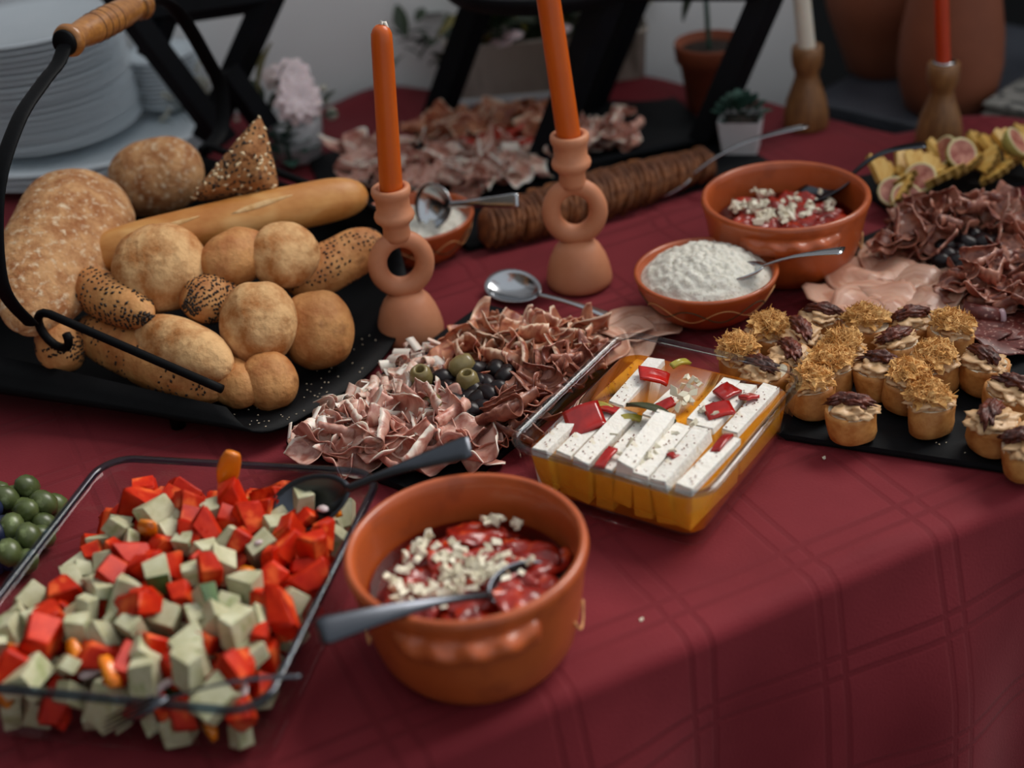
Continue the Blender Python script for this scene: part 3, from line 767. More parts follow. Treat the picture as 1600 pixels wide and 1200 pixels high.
# ------------------------------------------------------------------ bread basket
BN_L, BN_R, BF_R, BF_L = Vector((-.432, 1.182, .092)), Vector((-.259, 1.099, .047)), Vector((-.108, 1.350, .088)), Vector((-.322, 1.538, .108))   # rail ends
SN_L, SN_R, SF_R, SF_L = Vector((-.610, 1.268, .060)), Vector((-.259, 1.099, .034)), Vector((-.108, 1.350, .088)), Vector((-.365, 1.580, .104))   # sheet corners
BO = Vector((-.28, 1.28, 0))
bk = thing('bread_basket', 'black iron log-style bread basket with arched handle and scrolled rails', 'basket', BO)
def bsurf(s, t):
    """s 0..1 near->far rail, t 0..1 left->right"""
    e = (1-math.cos(math.pi*s))/2
    e = e*.8+s*.2
    p = SN_L.lerp(SN_R, t).lerp(SF_L.lerp(SF_R, t), e)
    floor_z = .010+.004*(1-t)
    sag = math.sin(math.pi*s)**.5
    z = p.z*(1-sag)+floor_z*sag
    ax = ((SN_R-SN_L)*(1-s)+(SF_R-SF_L)*s); ax.z = 0; ax.normalize()
    bul = .075*math.sin(math.pi*min(1, s*1.0))**.8*max(0, (t-.7)/.3)**1.3*(1.15-.5*s)
    nrm_ = Vector((ax.y, -ax.x, 0)); belly = .062*math.sin(math.pi*min(1, s/.32))*(1-.55*t) if s < .32 else 0  # bulging near side, widened to overhang and shade the cloth
    q = Vector((p.x, p.y, z))+ax*bul+nrm_*belly
    return q
V, Fc = [], []; ns, ntt = 30, 24
for i in range(ns+1):
    for j in range(ntt+1): V.append(bsurf(i/ns, j/ntt)-BO)
for i in range(ns):
    for j in range(ntt):
        a = i*(ntt+1)+j; Fc.append((a, a+1, a+ntt+2, a+ntt+1))
so = put('tray_sheet', mesh('tray_sheet', V, Fc, MATS['black_iron']), bk); solid(so, .0025, 0)
# left end plate closing the cradle
V = [bsurf(i/ns, 0)-BO for i in range(ns+1)]+[(SN_L.lerp(SF_L, i/ns)-BO) for i in range(ns+1)]
Fc = [(i, i+1, ns+2+i, ns+1+i) for i in range(ns)]
solid(put('end_plate', mesh('end_plate', V, Fc, MATS['black_iron']), bk), .0025, 0)
def scroll(a, b, down, out):
    """rail from b (right end) to a (left end) finishing in a scroll turning down"""
    d = (a-b).normalized(); pts = [b.lerp(a, k/10) for k in range(11)]
    R0 = .019; c = a+Vector((0, 0, -R0))
    for k in range(1, 15):
        th = math.pi/2+k/14*R_(285); r = R0*(1-.22*k/14); pts.append(c+d*(-math.cos(th)*r*-1)*-1*-1+Vector((0, 0, math.sin(th)*r)) if False else c+d*(-math.cos(th))*r+Vector((0, 0, math.sin(th)*r)))
    return pts
nl = [p-BO for p in scroll(BN_L+Vector((.012, .0, .012)), BN_R+Vector((0, 0, .006)), 1, 1)]
put('rail', mesh('rail', *tube(nl, .0042, 10), MATS['black_iron']), bk)
fl_ = [p-BO for p in scroll(BF_L+Vector((.01, 0, .006)), BF_R+Vector((0, 0, .004)), 1, 1)]
put('rail', mesh('rail', *tube(fl_, .0042, 10), MATS['black_iron']), bk)
g0, g1 = Vector((-.386, 1.338, .309)), Vector((-.338, 1.478, .300))
pa = [BN_L+Vector((-.006, -.004, .006)), Vector((-.447, 1.162, .150)), Vector((-.436, 1.186, .225)), Vector((-.418, 1.235, .270)), Vector((-.402, 1.288, .288)), Vector((-.392, 1.318, .296)), g0]
pb = [g1, Vector((-.326, 1.512, .291)), Vector((-.316, 1.548, .262)), Vector((-.306, 1.582, .205)), Vector((-.300, 1.600, .16)), Vector((-.306, 1.585, .115)), BF_L+Vector((.0, .004, .0))]
for pp in (pa, pb):
    c = [p-BO for p in bez(pp, 8)]
    put('handle_arm', mesh('handle_arm', *tube(c, .0088, 12, .36, up=(-.45, -1, .55)), MATS['black_iron']), bk)
# eye washers at the grip ends
gd = (g1-g0).normalized(); gm = Vector((0, 0, 1)).rotation_difference(gd).to_matrix()
GL = (g1-g0).length
gp = [(0, 0), (.0118, 0), (.0150, .002), (.0162, .006), (.0150, .010), (.0122, .0155), (.0128, .026), (.0142, .040), (.0150, GL*.45), (.0150, GL*.55), (.0142, GL-.040), (.0126, GL-.026), (.0122, GL-.0155), (.0150, GL-.010), (.0160, GL-.006), (.0146, GL-.001), (0, GL)]
V, Fc = lathe(gp, 32)
grip = put('wooden_grip', mesh('wooden_grip', [gm @ Vector(v) for v in V], Fc, MATS['grip_wood']), bk, g0-BO); tag(grip, 'turned brown wooden grip with dark grooves')
for f_, r_ in ((.34, .0151), (.42, .0154), (.50, .0155), (.58, .0154), (.90, .0150)):
    V, Fc = lathe([(r_-.001, -.0008), (r_, -.0003), (r_, .0003), (r_-.001, .0008)], 28)
    put('groove', mesh('groove', [gm @ Vector((v[0], v[1], v[2]+GL*f_)) for v in V], Fc, MATS['grip_groove']), grip)
for e, s in ((g0, -1), (g1, 1)):
    V, Fc = lathe([(0, -.003), (.0115, -.003), (.0125, -.001), (.0125, .001), (.0115, .003), (0, .003)], 24)
    put('grip_cap', mesh('grip_cap', [gm @ Vector(v) for v in V], Fc, MATS['black_iron']), bk, e-BO+gd*s*.002)
for s, t in ((.18, .15), (.82, .15), (.2, .8), (.8, .8)):
    q = bsurf(s, t)-BO
    put('foot', mesh('foot', *tube([(q.x, q.y, q.z+.002), (q.x, q.y, 0)], [.006, .007], 10), MATS['black_iron']), bk)

# ------------------------------------------------------------------ breads
def bread(name, label, p0, p1, width, height, mat, seed, tip=2.4, amp=.05, up=(0, -.35, 1), sd=None, bend=0, group=None, seedmat='seed_dark', ssz=.0026, fat=None):
    """loaf whose silhouette runs from p0 to p1 (world); width across, height along 'up'"""
    p0, p1 = Vector(p0), Vector(p1); c = (p0+p1)/2; L = (p1-p0).length; m = frame(p1-p0, up)
    V, Fc = [], []; n, ns = 30, 30; off = Vector((seed*2.3, seed*.7, 1.1*seed))
    for i in range(n+1):
        t = -math.cos(math.pi*i/n)
        pr = max(0, 1-abs(t)**tip)**(1/2.0)
        if fat: pr *= 1+fat*t
        for k in range(ns):
            a = 2*math.pi*k/ns; ca, sa = math.cos(a), math.sin(a)
            y = math.copysign(abs(ca)**.92, ca)*width/2*pr; z = math.copysign(abs(sa)**.95, sa)*height/2*pr
            if z < 0: z *= .72
            q = Vector((t*L/2, y, z)); nn = Vector((t*1.3, ca, sa))
            d = 1+amp*1.3*noise.noise(nn*1.4+off)+amp*.6*noise.noise(nn*3.5+off)+.010*noise.noise(nn*11+off)
            q = Vector((q.x*(1+.25*(d-1)), q.y*d, q.z*d)); q.z += bend*(1-t*t)
            V.append(m @ q)
    for i in range(n):
        for k in range(ns):
            k2 = (k+1) % ns; Fc.append((i*ns+k, i*ns+k2, (i+1)*ns+k2, (i+1)*ns+k))
    o = bpy.data.objects.new(name, None)
    if sd:
        bpy.data.objects.remove(o); t_ = thing(name, label, 'bread', c, group=group)
        put('crust', mesh('crust', V, Fc, MATS[mat]), t_)
        rr = random.Random(seed+77); pts = []
        upv = m @ Vector((0, -.1, 1))
        for f in Fc:
            pc = sum((V[i] for i in f), Vector())/4
            nrm = (V[f[1]]-V[f[0]]).cross(V[f[3]]-V[f[0]])
            ar = nrm.length
            if ar < 1e-9: continue
            nrm.normalize()
            if nrm.dot(pc) < 0: nrm = -nrm
            if nrm.dot(upv) > -.25 and noise.noise(pc*55+off) > sd[1] and rr.random() < ar*sd[0]:
                j = [rr.random() for _ in f]; s_ = sum(j); pts.append((sum((V[i]*w for i, w in zip(f, j)), Vector())/s_, nrm))
        so_ = put('seeds', seeds_mesh('seeds', pts, ssz, MATS[seedmat], rr), t_); tag(so_, 'dark seeds baked onto the crust' if seedmat == 'seed_dark' else 'mixed pale and dark seeds baked onto the crust', kind='stuff')
        return t_, V, m, c
    bpy.data.objects.remove(o)
    o = put(name, mesh(name, V, Fc, MATS[mat]), None, c); tag(o, label, 'bread', group)
    return o, V, m, c
def bpx(a, b, za, zb): return W(a[0], a[1], za), W(b[0], b[1], zb)
def bd(name, label, a, b, za, zb, wpx, hfrac, mat, seed, **k):
    p0, p1 = bpx(a, b, za, zb); w = wpx/PM((p0+p1)/2)
    return bread(name, label, p0, p1, w, w*hfrac, mat, seed, **k)
CAMUP = (0, -.75, .66)
# back to front
bd('rustic_roll', 'rustic brown roll at the back left of the bread basket', (172, 290), (318, 262), .115, .125, 122, .8, 'bread_rustic', 2, tip=2.6, up=CAMUP)
bd('country_loaf', 'large floury country loaf leaning at the left end of the basket', (152, 280), (30, 520), .145, .085, 176, .62, 'bread_rustic', 1, tip=2.6, up=(.25, -.8, .6), amp=.05, fat=-.22)
o_, V_, m_, cc_ = bd('baguette', 'golden scored baguette lying across the top of the bread pile', (128, 408), (574, 302), .105, .108, 72, .9, 'bread_baguette', 3, tip=9, up=(.1, -.75, .66), amp=.02, bend=.012)
for s0, s1 in ((-.62, -.18), (.02, .46)):
    L_ = .27; pts = []
    for k in range(9):
        t = s0+(s1-s0)*k/8; pts.append(m_ @ Vector((t*L_*.55, .004+.006*(k/8-.5), .0205+.012*(1-t*t))))
    sc_ = put('score', mesh('score', *tube(pts, [.0005, .002, .003, .0034, .0034, .003, .0024, .0014, .0004], 8, .4, up=CAMUP), MATS['bread_score']), o_)
bd('seeded_roll', 'oblong seeded roll at the far right of the bread basket', (448, 452), (598, 372), .065, .085, 80, .85, 'bread_gold', 4, tip=3, up=CAMUP, sd=(2.2e5, 0), ssz=.0020)
bd('bread_roll', 'pale round roll between the baguette and the oblong seeded roll', (398, 428), (488, 372), .095, .105, 108, .8, 'bread_pale', 5, tip=2.3, up=CAMUP)
bd('bread_roll', 'golden brown roll touching the baguette, right of the large pale roll', (318, 428), (418, 378), .105, .108, 90, .85, 'bread_gold', 6, tip=2.2, up=CAMUP)
bd('bread_roll', 'largest pale round roll in the middle of the bread pile', (176, 426), (324, 414), .108, .108, 142, .7, 'bread_pale', 7, tip=2.3, up=CAMUP, amp=.06)
bd('seeded_roll', 'dark seeded roll wedged against the big country loaf', (98, 428), (238, 500), .098, .084, 74, .9, 'bread_gold', 8, tip=2.4, up=CAMUP, sd=(4.5e5, -.22), ssz=.0023)
bd('seeded_roll', 'small dark seeded roll between the two large round rolls', (290, 488), (366, 446), .084, .084, 82, .85, 'bread_gold', 9, tip=2.2, up=CAMUP, sd=(4e5, -.15), ssz=.0021)
bd('bread_roll', 'plump pale roll at the right centre of the bread pile', (344, 508), (464, 502), .072, .072, 134, .75, 'bread_pale', 10, tip=2.3, up=CAMUP)
bd('bread_roll', 'golden round roll at the right edge of the pile above the slate ham board', (438, 528), (552, 502), .044, .050, 126, .8, 'bread_gold', 11, tip=2.3, up=CAMUP)
bd('bread_roll', 'oval floury roll with a burnt tip in front of the large pale roll', (218, 512), (360, 580), .068, .054, 90, .85, 'bread_pale', 12, tip=2.5, up=CAMUP)
bd('seeded_baton', 'long seeded baton at the front left, behind the scrolled rail', (120, 508), (346, 616), .058, .034, 88, .85, 'bread_gold', 13, tip=2.6, up=CAMUP, sd=(1.6e5, 0), ssz=.0020)
bd('seeded_roll', 'small seeded roll inside the scroll at the front left of the basket', (56, 552), (132, 532), .056, .056, 90, .85, 'bread_gold', 14, tip=2.4, up=CAMUP, sd=(3e5, -.1), ssz=.0020)
bd('bread_roll', 'small golden roll squeezed at the front between the oval roll and the last roll', (332, 578), (402, 620), .038, .032, 76, .9, 'bread_gold', 15, tip=2.3, up=CAMUP)
bd('bread_roll', 'frontmost small golden roll at the lip of the basket', (380, 608), (464, 584), .034, .036, 94, .8, 'bread_gold', 16, tip=2.3, up=CAMUP)
# triangular seeded pastry
def tri_bread():
    A, B, C_ = W(408, 172, .205), W(288, 318, .130), W(440, 300, .130)
    c = (A+B+C_)/3; t = thing('seeded_triangle', 'triangular seeded bread standing upright behind the baguette', 'bread', c)
    nrm = (B-A).cross(C_-A).normalized()
    if nrm.dot(EYE-c) < 0: nrm = -nrm
    V, Fc = [], []; n = 16; idx = {}
    for sgn in (1, -1):
        for i in range(n+1):
            for j in range(n+1-i):
                a, b = i/n, j/n; cc = 1-a-b; e = min(a, b, cc)*3
                h = (.024*min(1, e*2.0)**.6)*(1+.45*noise.noise(Vector((a*5, b*5, sgn))))
                p = A*cc+B*a+C_*b+nrm*h*sgn-c
                # soften corners
                p = p*(1-.10*(max(a, b, cc)**8)); idx[(sgn, i, j)] = len(V); V.append(p)
    for sgn in (1, -1):
        for i in range(n):
            for j in range(n-i):
                f = [idx[(sgn, i, j)], idx[(sgn, i+1, j)], idx[(sgn, i, j+1)]]; Fc.append(tuple(f if sgn > 0 else f[::-1]))
                if i+j < n-1:
                    f = [idx[(sgn, i+1, j)], idx[(sgn, i+1, j+1)], idx[(sgn, i, j+1)]]; Fc.append(tuple(f if sgn > 0 else f[::-1]))
    put('crust', mesh('crust', V, Fc, MATS['bread_brown']), t)
    rr = random.Random(5)
    for nm, lab, mt, cnt, sz in (('seeds', 'dark seeds baked onto the crust', 'seed_dark', 110, .0024), ('seeds', 'pale seeds baked onto the crust', 'seed_pale', 60, .003)):
        pts = []
        for _ in range(cnt):
            f = rr.choice(Fc[:len(Fc)//2]); j = [rr.random() for _ in f]; s = sum(j); pts.append((sum((V[i]*w for i, w in zip(f, j)), Vector())/s, nrm))
        tag(put(nm, seeds_mesh(nm, pts, sz, MATS[mt], rr), t), lab, kind='stuff')
tri_bread()
rr = random.Random(8); pts = []
for _ in range(70):
    s, t = rr.uniform(.15, .6), rr.uniform(.90, .99); pts.append((bsurf(s, t)+Vector((0, 0, .0018)), Vector((0, 0, 1))))
tag(put('crumbs', seeds_mesh('crumbs', pts, .0011, MATS['crumb'], rr)), 'scattered bread crumbs on the lip of the black basket', 'crumbs', kind='stuff')
# ------------------------------------------------------------------ glass dishes
def glass_dish(name, label, c, ang, lx, ly, h, rc, wall=.0042, flare=.010, rim_mat=None):
    t = thing(name, label, 'glass dish', (c[0], c[1], 0), ang)
    def R2(k, z): return ring(lx-flare*2*(1-k), ly-flare*2*(1-k), rc*(.75+.25*k), z)
    def R3(k, z): return ring(lx-flare*2*(1-k)-2*wall, ly-flare*2*(1-k)-2*wall, rc*(.75+.25*k)-wall*.6, z)
    b = [ring(lx-flare*2-.014, ly-flare*2-.014, rc*.6, .0005), ring(lx-flare*2-.004, ly-flare*2-.004, rc*.72, .003), R2(.06, .008)]
    outer = b+[R2(k, h*k) for k in (.3, .6, .85, .97)]
    inner = [R3(k, h*k) for k in (.97, .85, .6, .3)]+[R3(.06, .012), ring(lx-flare*2-2*wall-.008, ly-flare*2-2*wall-.008, rc*.6, .007)]
    V, Fc = loft(outer+inner)
    put('body', mesh('body', V, Fc, GLASS), t)
    pts = [Vector((x, y, h)) for x, y in rrect(lx-.001, ly-.001, rc, 8)]
    put('rim', mesh('rim', *tube(pts, .0036, 10, .8, closed=True), rim_mat or GLASS_RIM), t)
    return t
# salad dish
SA = R_(-15.5); SH = .062
s_bl, s_br, s_fr = W(178, 713, SH), W(588, 742, SH), W(402, 1108, SH)
sx_ = Vector((math.cos(SA), math.sin(SA), 0)); sy_ = Vector((-math.sin(SA), math.cos(SA), 0))
slx = (s_br-s_bl).dot(sx_)+.010; sly = (s_br-s_fr).dot(sy_)+.008
s_c = Vector((s_br.x, s_br.y, 0))-sx_*(slx/2-.004)-sy_*(sly/2-.004)
glass_dish('glass_salad_dish', 'rectangular clear glass dish full of chopped salad at the front left', s_c, SA, slx, sly, SH, .026, rim_mat=GLASS_RIM_DARK)
TOMS = []
for s in range(7):
    V, Fc = chunk(.027, .020, .016, s+40, .45, .20); TOMS.append(hard_smooth(mesh('tomato_chunk', V, Fc, MATS['tomato'], smooth=False)))
CUCS = []
for s in range(7):
    V, Fc = chunk(.0225, .019, .0145, s+60, .26, .09)
    zs = sorted(sum((V[i] for i in f), Vector()).y/len(f) for f in Fc)
    fm = [1 if (s == 0 and sum((V[i] for i in f), Vector()).y/len(f) > .0085) else 0 for f in Fc]
    CUCS.append(hard_smooth(mesh('cucumber_chunk', V, Fc, mats=[MATS['cucumber'], MATS['cucumber_skin']], fm=fm, smooth=False)))
PEPS = []
for s in range(3):
    V, Fc = chunk(.026, .012, .006, s+80, .3, .25); PEPS.append(mesh('pepper_piece', [Vector((v.x, v.y, v.z+14*v.x*v.x*(-1))) for v in V], Fc, MATS['pepper_orange']))
ONI = []
for s in range(3):
    pts = [(.011*math.cos(a), .011*math.sin(a), .001*math.sin(3*a)) for a in [k*.22 for k in range(11)]]
    ONI.append(mesh('onion_strip', *tube(pts, [.0008]+[.0019]*9+[.0008], 8, 1.7), MATS['onion']))
rs = random.Random(21)
iw, il = slx-.040, sly-.040
def salad_height(x, y):
    u, v = x/iw*2, y/il*2     # -1..1
    h = .062+.012*(1-u*u)*(1-v*v)
    if v > .78: h -= .020*(v-.78)/.22
    if u < -.62 and v > -.2: h -= .030*(-.62-u)/.38
    return h
nT = nC = 0
for layer, (zz, nx, ny) in enumerate(((.016, 9, 10), (.034, 10, 11), (.052, 11, 13))):
    for iy in range(ny):
        for ix in range(nx):
            edge = ix in (0, nx-1) or iy in (0, 1) or iy == ny-1
            if layer == 0 and not (ix == nx-1 or iy in (0, 1)): continue
            if layer == 1 and not (edge or rs.random() < .55): continue
            x = ((ix+.5)/nx-.5)*iw*(.92, .98, 1.04)[layer]+rs.uniform(-.006, .006); y = ((iy+.5)/ny-.5)*il*(.92, .98, 1.04)[layer]+rs.uniform(-.006, .006)
            if iy == 0 and layer < 2: y = -il/2+.004+rs.uniform(0, .004)
            if layer == 2: z = salad_height(x, y)-.008+rs.uniform(-.005, .008)
            else: z = min(zz+rs.uniform(-.003, .004), salad_height(x, y)-.012)
            p = s_c+sx_*x+sy_*y; rot = (rs.uniform(0, 6.28), rs.uniform(0, 6.28), rs.uniform(0, 6.28))
            # tomatoes gather to the right, cucumber to the front left
            bias = .60+.15*(x/iw*2)+.10*(y/il*2)-.16*(1 if (x < 0 and y < -.02) else 0)
            q = rs.random()
            if q < .055: me, nm, lab, cat, g = rs.choice(PEPS), 'orange_pepper_piece', 'piece of orange pepper in the glass dish of chopped salad', 'pepper', 'orange pepper pieces in the salad'
            elif q < .11: me, nm, lab, cat, g = rs.choice(ONI), 'onion_strip', 'pale strip of red onion in the glass dish of chopped salad', 'onion', 'onion strips in the salad'
            elif rs.random() < bias: me, nm, lab, cat, g = rs.choice(TOMS), 'tomato_chunk', 'red tomato chunk in the glass dish of chopped salad', 'tomato', 'tomato chunks in the salad'
            else: me, nm, lab, cat, g = rs.choice(CUCS), 'cucumber_chunk', 'pale peeled cucumber chunk in the glass dish of chopped salad', 'cucumber', 'cucumber chunks in the salad'
            zone = ('front', 'middle', 'back')[min(2, int((y/il+.5)*3*.999)) if abs(y) < il/2 else (0 if y < 0 else 2)]+' '+('left', 'centre', 'right')[min(2, int((x/iw+.5)*3*.999)) if abs(x) < iw/2 else (0 if x < 0 else 2)]
            lab = lab.replace('in the glass', 'at the %s of the glass' % zone).replace('glass dish of chopped salad', 'salad dish')+(', top layer' if layer == 2 else ', low behind glass')
            b_s = rs.uniform(.68, 1.18); tag(put(nm, me, None, (p.x, p.y, z), rot, (b_s*rs.uniform(.75, 1.2), b_s*rs.uniform(.8, 1.15), b_s*rs.uniform(.8, 1.2))), lab, cat, g)
# the orange wedge sticking up at the back
q = W(357, 728, .090)
pts = bez([q+Vector((-.006, 0, -.020)), q+Vector((-.001, 0, -.004)), q+Vector((.006, 0, .012))], 6)
wo = put('orange_pepper_piece', mesh('orange_pepper_wedge', *tube([p-q for p in pts], [.002+.007*math.sin(.5+2.1*i/(len(pts)-1)) for i in range(len(pts))], 10, .45, up=(0, -1, .3)), MATS['pepper_orange']), None, q)
tag(wo, 'orange pepper wedge standing up at the back of the salad', 'pepper')
# thin serving fork over the front rim of the salad dish
pf = [W(262, 1092, .075), W(330, 1072, .080), W(400, 1060, .080), W(472, 1056, .074)]
fk = thing('salad_fork', 'thin dark salad fork resting over the front rim of the salad dish', 'fork', pf[0])
cv = [p-pf[0] for p in bez(pf, 6)]
put('handle', mesh('handle', *tube(cv, [.0011+.0014*i/(len(cv)-1) for i in range(len(cv))], 8, .5), STEELD), fk)
dd = (pf[0]-pf[1]).normalized(); sd_ = dd.cross(Vector((0, 0, 1))).normalized()
for k in (-1.5, -.5, .5, 1.5):
    put('tine', mesh('tine', *tube([(0, 0, 0), dd*.012+sd_*k*.004, dd*.045+sd_*k*.005+Vector((0, 0, -.008))], [.0016, .0014, .0006], 6), STEELD), fk)

# feta dish
FA = R_(-35.5); FH = .060
f_l, f_b, f_r, f_f = W(784, 687, FH), W(985, 524, FH), W(1262, 584, FH), W(1092, 780, FH)
fc = (f_l+f_b+f_r+f_f)/4; fc.z = 0
fx = Vector((math.cos(FA), math.sin(FA), 0)); fy = Vector((-math.sin(FA), math.cos(FA), 0))
flx = (abs((f_r-f_b).dot(fx))+abs((f_f-f_l).dot(fx)))/2+.004; fly = (abs((f_b-f_l).dot(fy))+abs((f_r-f_f).dot(fy)))/2+.004
glass_dish('glass_feta_dish', 'rectangular glass dish of cheese sticks in amber oil', fc, FA, flx, fly, FH, .022, flare=.008)
ol = flx-.020; ow = fly-.020; ZO = .046
V, Fc = loft([ring(ol-.014, ow-.014, .014, .0085), ring(ol-.006, ow-.006, .016, .012), ring(ol+.002, ow+.002, .018, ZO)])
oil = put('marinade_oil', mesh('marinade_oil', V, Fc, OIL), None, fc, (0, 0, FA))
tag(oil, 'amber oil filling the glass dish of cheese sticks', 'oil', kind='stuff')
rf = random.Random(4)
nst = 8; sw = (ol-.014)/nst; sl = (ow-.016)/2
STK = [mesh('cheese_stick', *chunk(sw*.86, sl*.97, .042, 100+s, .06, .035), MATS['feta'], smooth=False) for s in range(5)]
for m__ in STK: hard_smooth(m__)
FLK = []
for s in range(5):
    V = STK[s].vertices; rr = random.Random(s+9); pts = []
    for _ in range(20):
        pts.append((Vector((rr.uniform(-.4, .4)*sw, rr.uniform(-.45, .45)*sl, .0212)), Vector((0, 0, 1))))
    FLK.append(seeds_mesh('spice_flakes', pts, .0011, MATS['flakes'], rr))
for row in (0, 1):
    for i in range(nst):
        if row == 1 and i in (2,): continue
        x = (i-(nst-1)/2)*sw+rf.uniform(-.001, .001); y = (row-.5)*(sl+.004)+rf.uniform(-.004, .004)
        v = rf.randrange(5); z = .0305+rf.uniform(-.003, .0040)
        if row == 0 and i in (4, 6): z += .006
        if row == 1: z -= .0045
        p = fc+fx*x+fy*y
        o = put('cheese_stick', STK[v], None, (p.x, p.y, z), (rf.uniform(-.05, .05), rf.uniform(-.14, .14), FA+rf.uniform(-.05, .05)))
        tag(o, 'white cheese stick, %s from the left in the %s row of the glass dish' % ((['first']+ORD[1:])[i if not (row == 1 and i > 2) else i-1], 'near' if row == 0 else 'far'), 'cheese', 'cheese sticks in the %s row' % ('near' if row == 0 else 'far'))
        tag(put('spice_flakes', FLK[v], o), 'dark red spice flakes', kind='stuff')
def sheet_piece(name, label, p, lx, ly, mat, rot, seed, cat, thick=.0022, group=None, curl=10):
    V, Fc = [], []; n = 8; rr = random.Random(seed)
    cs = [Vector((sx*lx/2*rr.uniform(.75, 1.1), sy*ly/2*rr.uniform(.75, 1.1), 0)) for sx, sy in ((-1, -1), (1, -1), (1, 1), (-1, 1))]
    for i in range(n+1):
        for j in range(n+1):
            q = cs[0].lerp(cs[1], i/n).lerp(cs[3].lerp(cs[2], i/n), j/n); q.z = -curl*q.x*q.x+curl*.4*q.y*q.y+.0008*noise.noise(q*200+Vector((seed, 0, 0))); V.append(q)
    for i in range(n):
        for j in range(n):
            a = i*(n+1)+j; Fc.append((a, a+n+1, a+n+2, a+1))
    o = put(name, mesh(name, V, Fc, mat), None, p, rot); solid(o, thick, 0); return tag(o, label, cat, group)
ZT = .054
for px, py, lx, ly, rz, lab in ((912, 655, .030, .024, .2, 'largest square of red pepper lying on the near cheese sticks'), (955, 640, .018, .010, -.5, 'narrow red pepper piece beside the largest pepper square'), (1022, 586, .024, .013, -.2, 'red pepper piece at the far end of the cheese sticks'),
                            (1135, 612, .019, .015, .6, 'dark red pepper piece on the far cheese sticks, upper of two'), (1122, 641, .019, .014, .1, 'dark red pepper piece on the far cheese sticks, lower of two'), (1170, 620, .013, .010, .5, 'small bright red pepper piece near the right rim of the glass dish'),
                            (1058, 711, .016, .009, .5, 'small orange-red pepper piece between the near cheese sticks'), (1040, 632, .014, .009, .4, 'little red pepper piece behind the bay leaf'), (1128, 690, .026, .007, .95, 'red pepper strip tucked beside the right near cheese stick'), (948, 712, .022, .007, .9, 'red pepper sliver between the left near cheese sticks')):
    sheet_piece('red_pepper_piece', lab, W(px, py, ZT), lx*1.2, ly*1.25, MATS['pepper_red_cut'], (rf.uniform(-.3, .3), rf.uniform(-.3, .3), rz), px, 'pepper', .003)
for px, py, l_, rz, lab in ((940, 634, .022, -.5, 'pickled green pepper strip by the largest red square'), (986, 652, .018, -.1, 'pickled green pepper strip next to the bay leaf'), (1062, 566, .022, .5, 'pickled green pepper strip at the back rim of the glass dish')):
    sheet_piece('green_pepper_strip', lab, W(px, py, ZT+.001), l_, .006, MATS['pepper_green_pickled'], (.2, .1, rz), px, 'pepper', .003, curl=25)
V, Fc = [], []
for i in range(13):
    s = i/12*2-1; w = .0085*(1-abs(s)**1.8)
    for j in range(5):
        q = j/2-1; V.append((s*.023, q*w, .003*abs(q)-.004*s*s))
for i in range(12):
    for j in range(4): a = i*5+j; Fc.append((a, a+5, a+6, a+1))
bl_ = put('bay_leaf', mesh('bay_leaf', V, Fc, MATS['bay']), None, W(1018, 641, ZT+.006), (-.35, .1, R_(-35))); solid(bl_, .0008); tag(bl_, 'dark bay leaf lying across the cheese sticks', 'leaf')
for i in range(34):
    px, py = rf.choice([(1075, 628), (1095, 650), (1005, 700), (1050, 690), (1080, 600), (980, 690)]); p = W(px+rf.gauss(0, 14), py+rf.gauss(0, 9), ZT-.001)
    tag(put('onion_bit', rf.choice(GAR), None, p, (rf.uniform(-1, 1), rf.uniform(-1, 1), rf.uniform(0, 6)), rf.uniform(.7, 1.2)), 'tiny chopped onion bit on the cheese sticks', 'onion', 'onion bits on the cheese sticks')

# ------------------------------------------------------------------ central ham board
rh = random.Random(31)
A_ = W(452, 692); B_ = W(752, 484); dv = (B_-A_).normalized(); nvv = Vector((dv.y, -dv.x, 0)); Lb = (B_-A_).length
cb = A_+dv*Lb/2+nvv*.092
slate('slate_board', 'black slate board under the ham and olives in the middle', cb, math.atan2(dv.y, dv.x), Lb+.01, .185, seed=3)
ZB = .008
def zoned(label, q, quad):
    xs = [p[0] for p in quad]; ys = [p[1] for p in quad]; f = (q.x-min(xs))/(max(xs)-min(xs)); g = (q.y-min(ys))/(max(ys)-min(ys))
    return label+', %s %s' % ('front' if g > .5 else 'rear', 'left' if f < .33 else ('centre' if f < .67 else 'right'))
def hams(kind, quad, nx, ny, label, group, sc, tilt=.5, zj=.012, base=ZB):
    for q in quad_scatter(quad, nx, ny, rh):
        p = W(q.x, q.y, base+.006); p.z = base+rh.random()*zj
        ham(kind, p, zoned(label, q, quad), group, rh, sc, tilt)
hams('ham_fat', [(470, 690), (540, 690), (715, 560), (655, 548)], 5, 13, 'fatty curl of cured ham along the left edge of the central slate', 'white fatty curls on the central slate', .66, .6, .016)
hams('ham_fat', [(480, 700), (560, 712), (590, 655), (520, 645)], 5, 5, 'fatty curl of cured ham along the left edge of the central slate', 'white fatty curls on the central slate', .75, .6, .02)
hams('ham_pink', [(475, 725), (780, 715), (700, 632), (540, 668)], 11, 6, 'pink folded ham slice at the front of the central slate', 'pink folded ham on the central slate', 1.2, .5, .020)
hams('ham_red', [(690, 590), (930, 578), (925, 520), (725, 520)], 12, 6, 'reddish cured ham slice folded at the back of the central slate', 'red cured ham on the central slate', 1.1, .5, .015)
hams('ham_dark', [(770, 690), (815, 672), (935, 560), (835, 590)], 5, 8, 'dark cured ham slice folded beside the glass dish on the central slate', 'dark cured ham on the central slate', 1.15, .5, .018)
for px, py, s in ((960, 520, 1.1), (1000, 515, 1.2), (940, 545, 1.0), (985, 535, 1.1)):
    ham('ham_pale', W(px, py, .006), 'flat pale ham slice at the right end of the central slate', 'flat pale ham on the central slate', rh, s, .15)
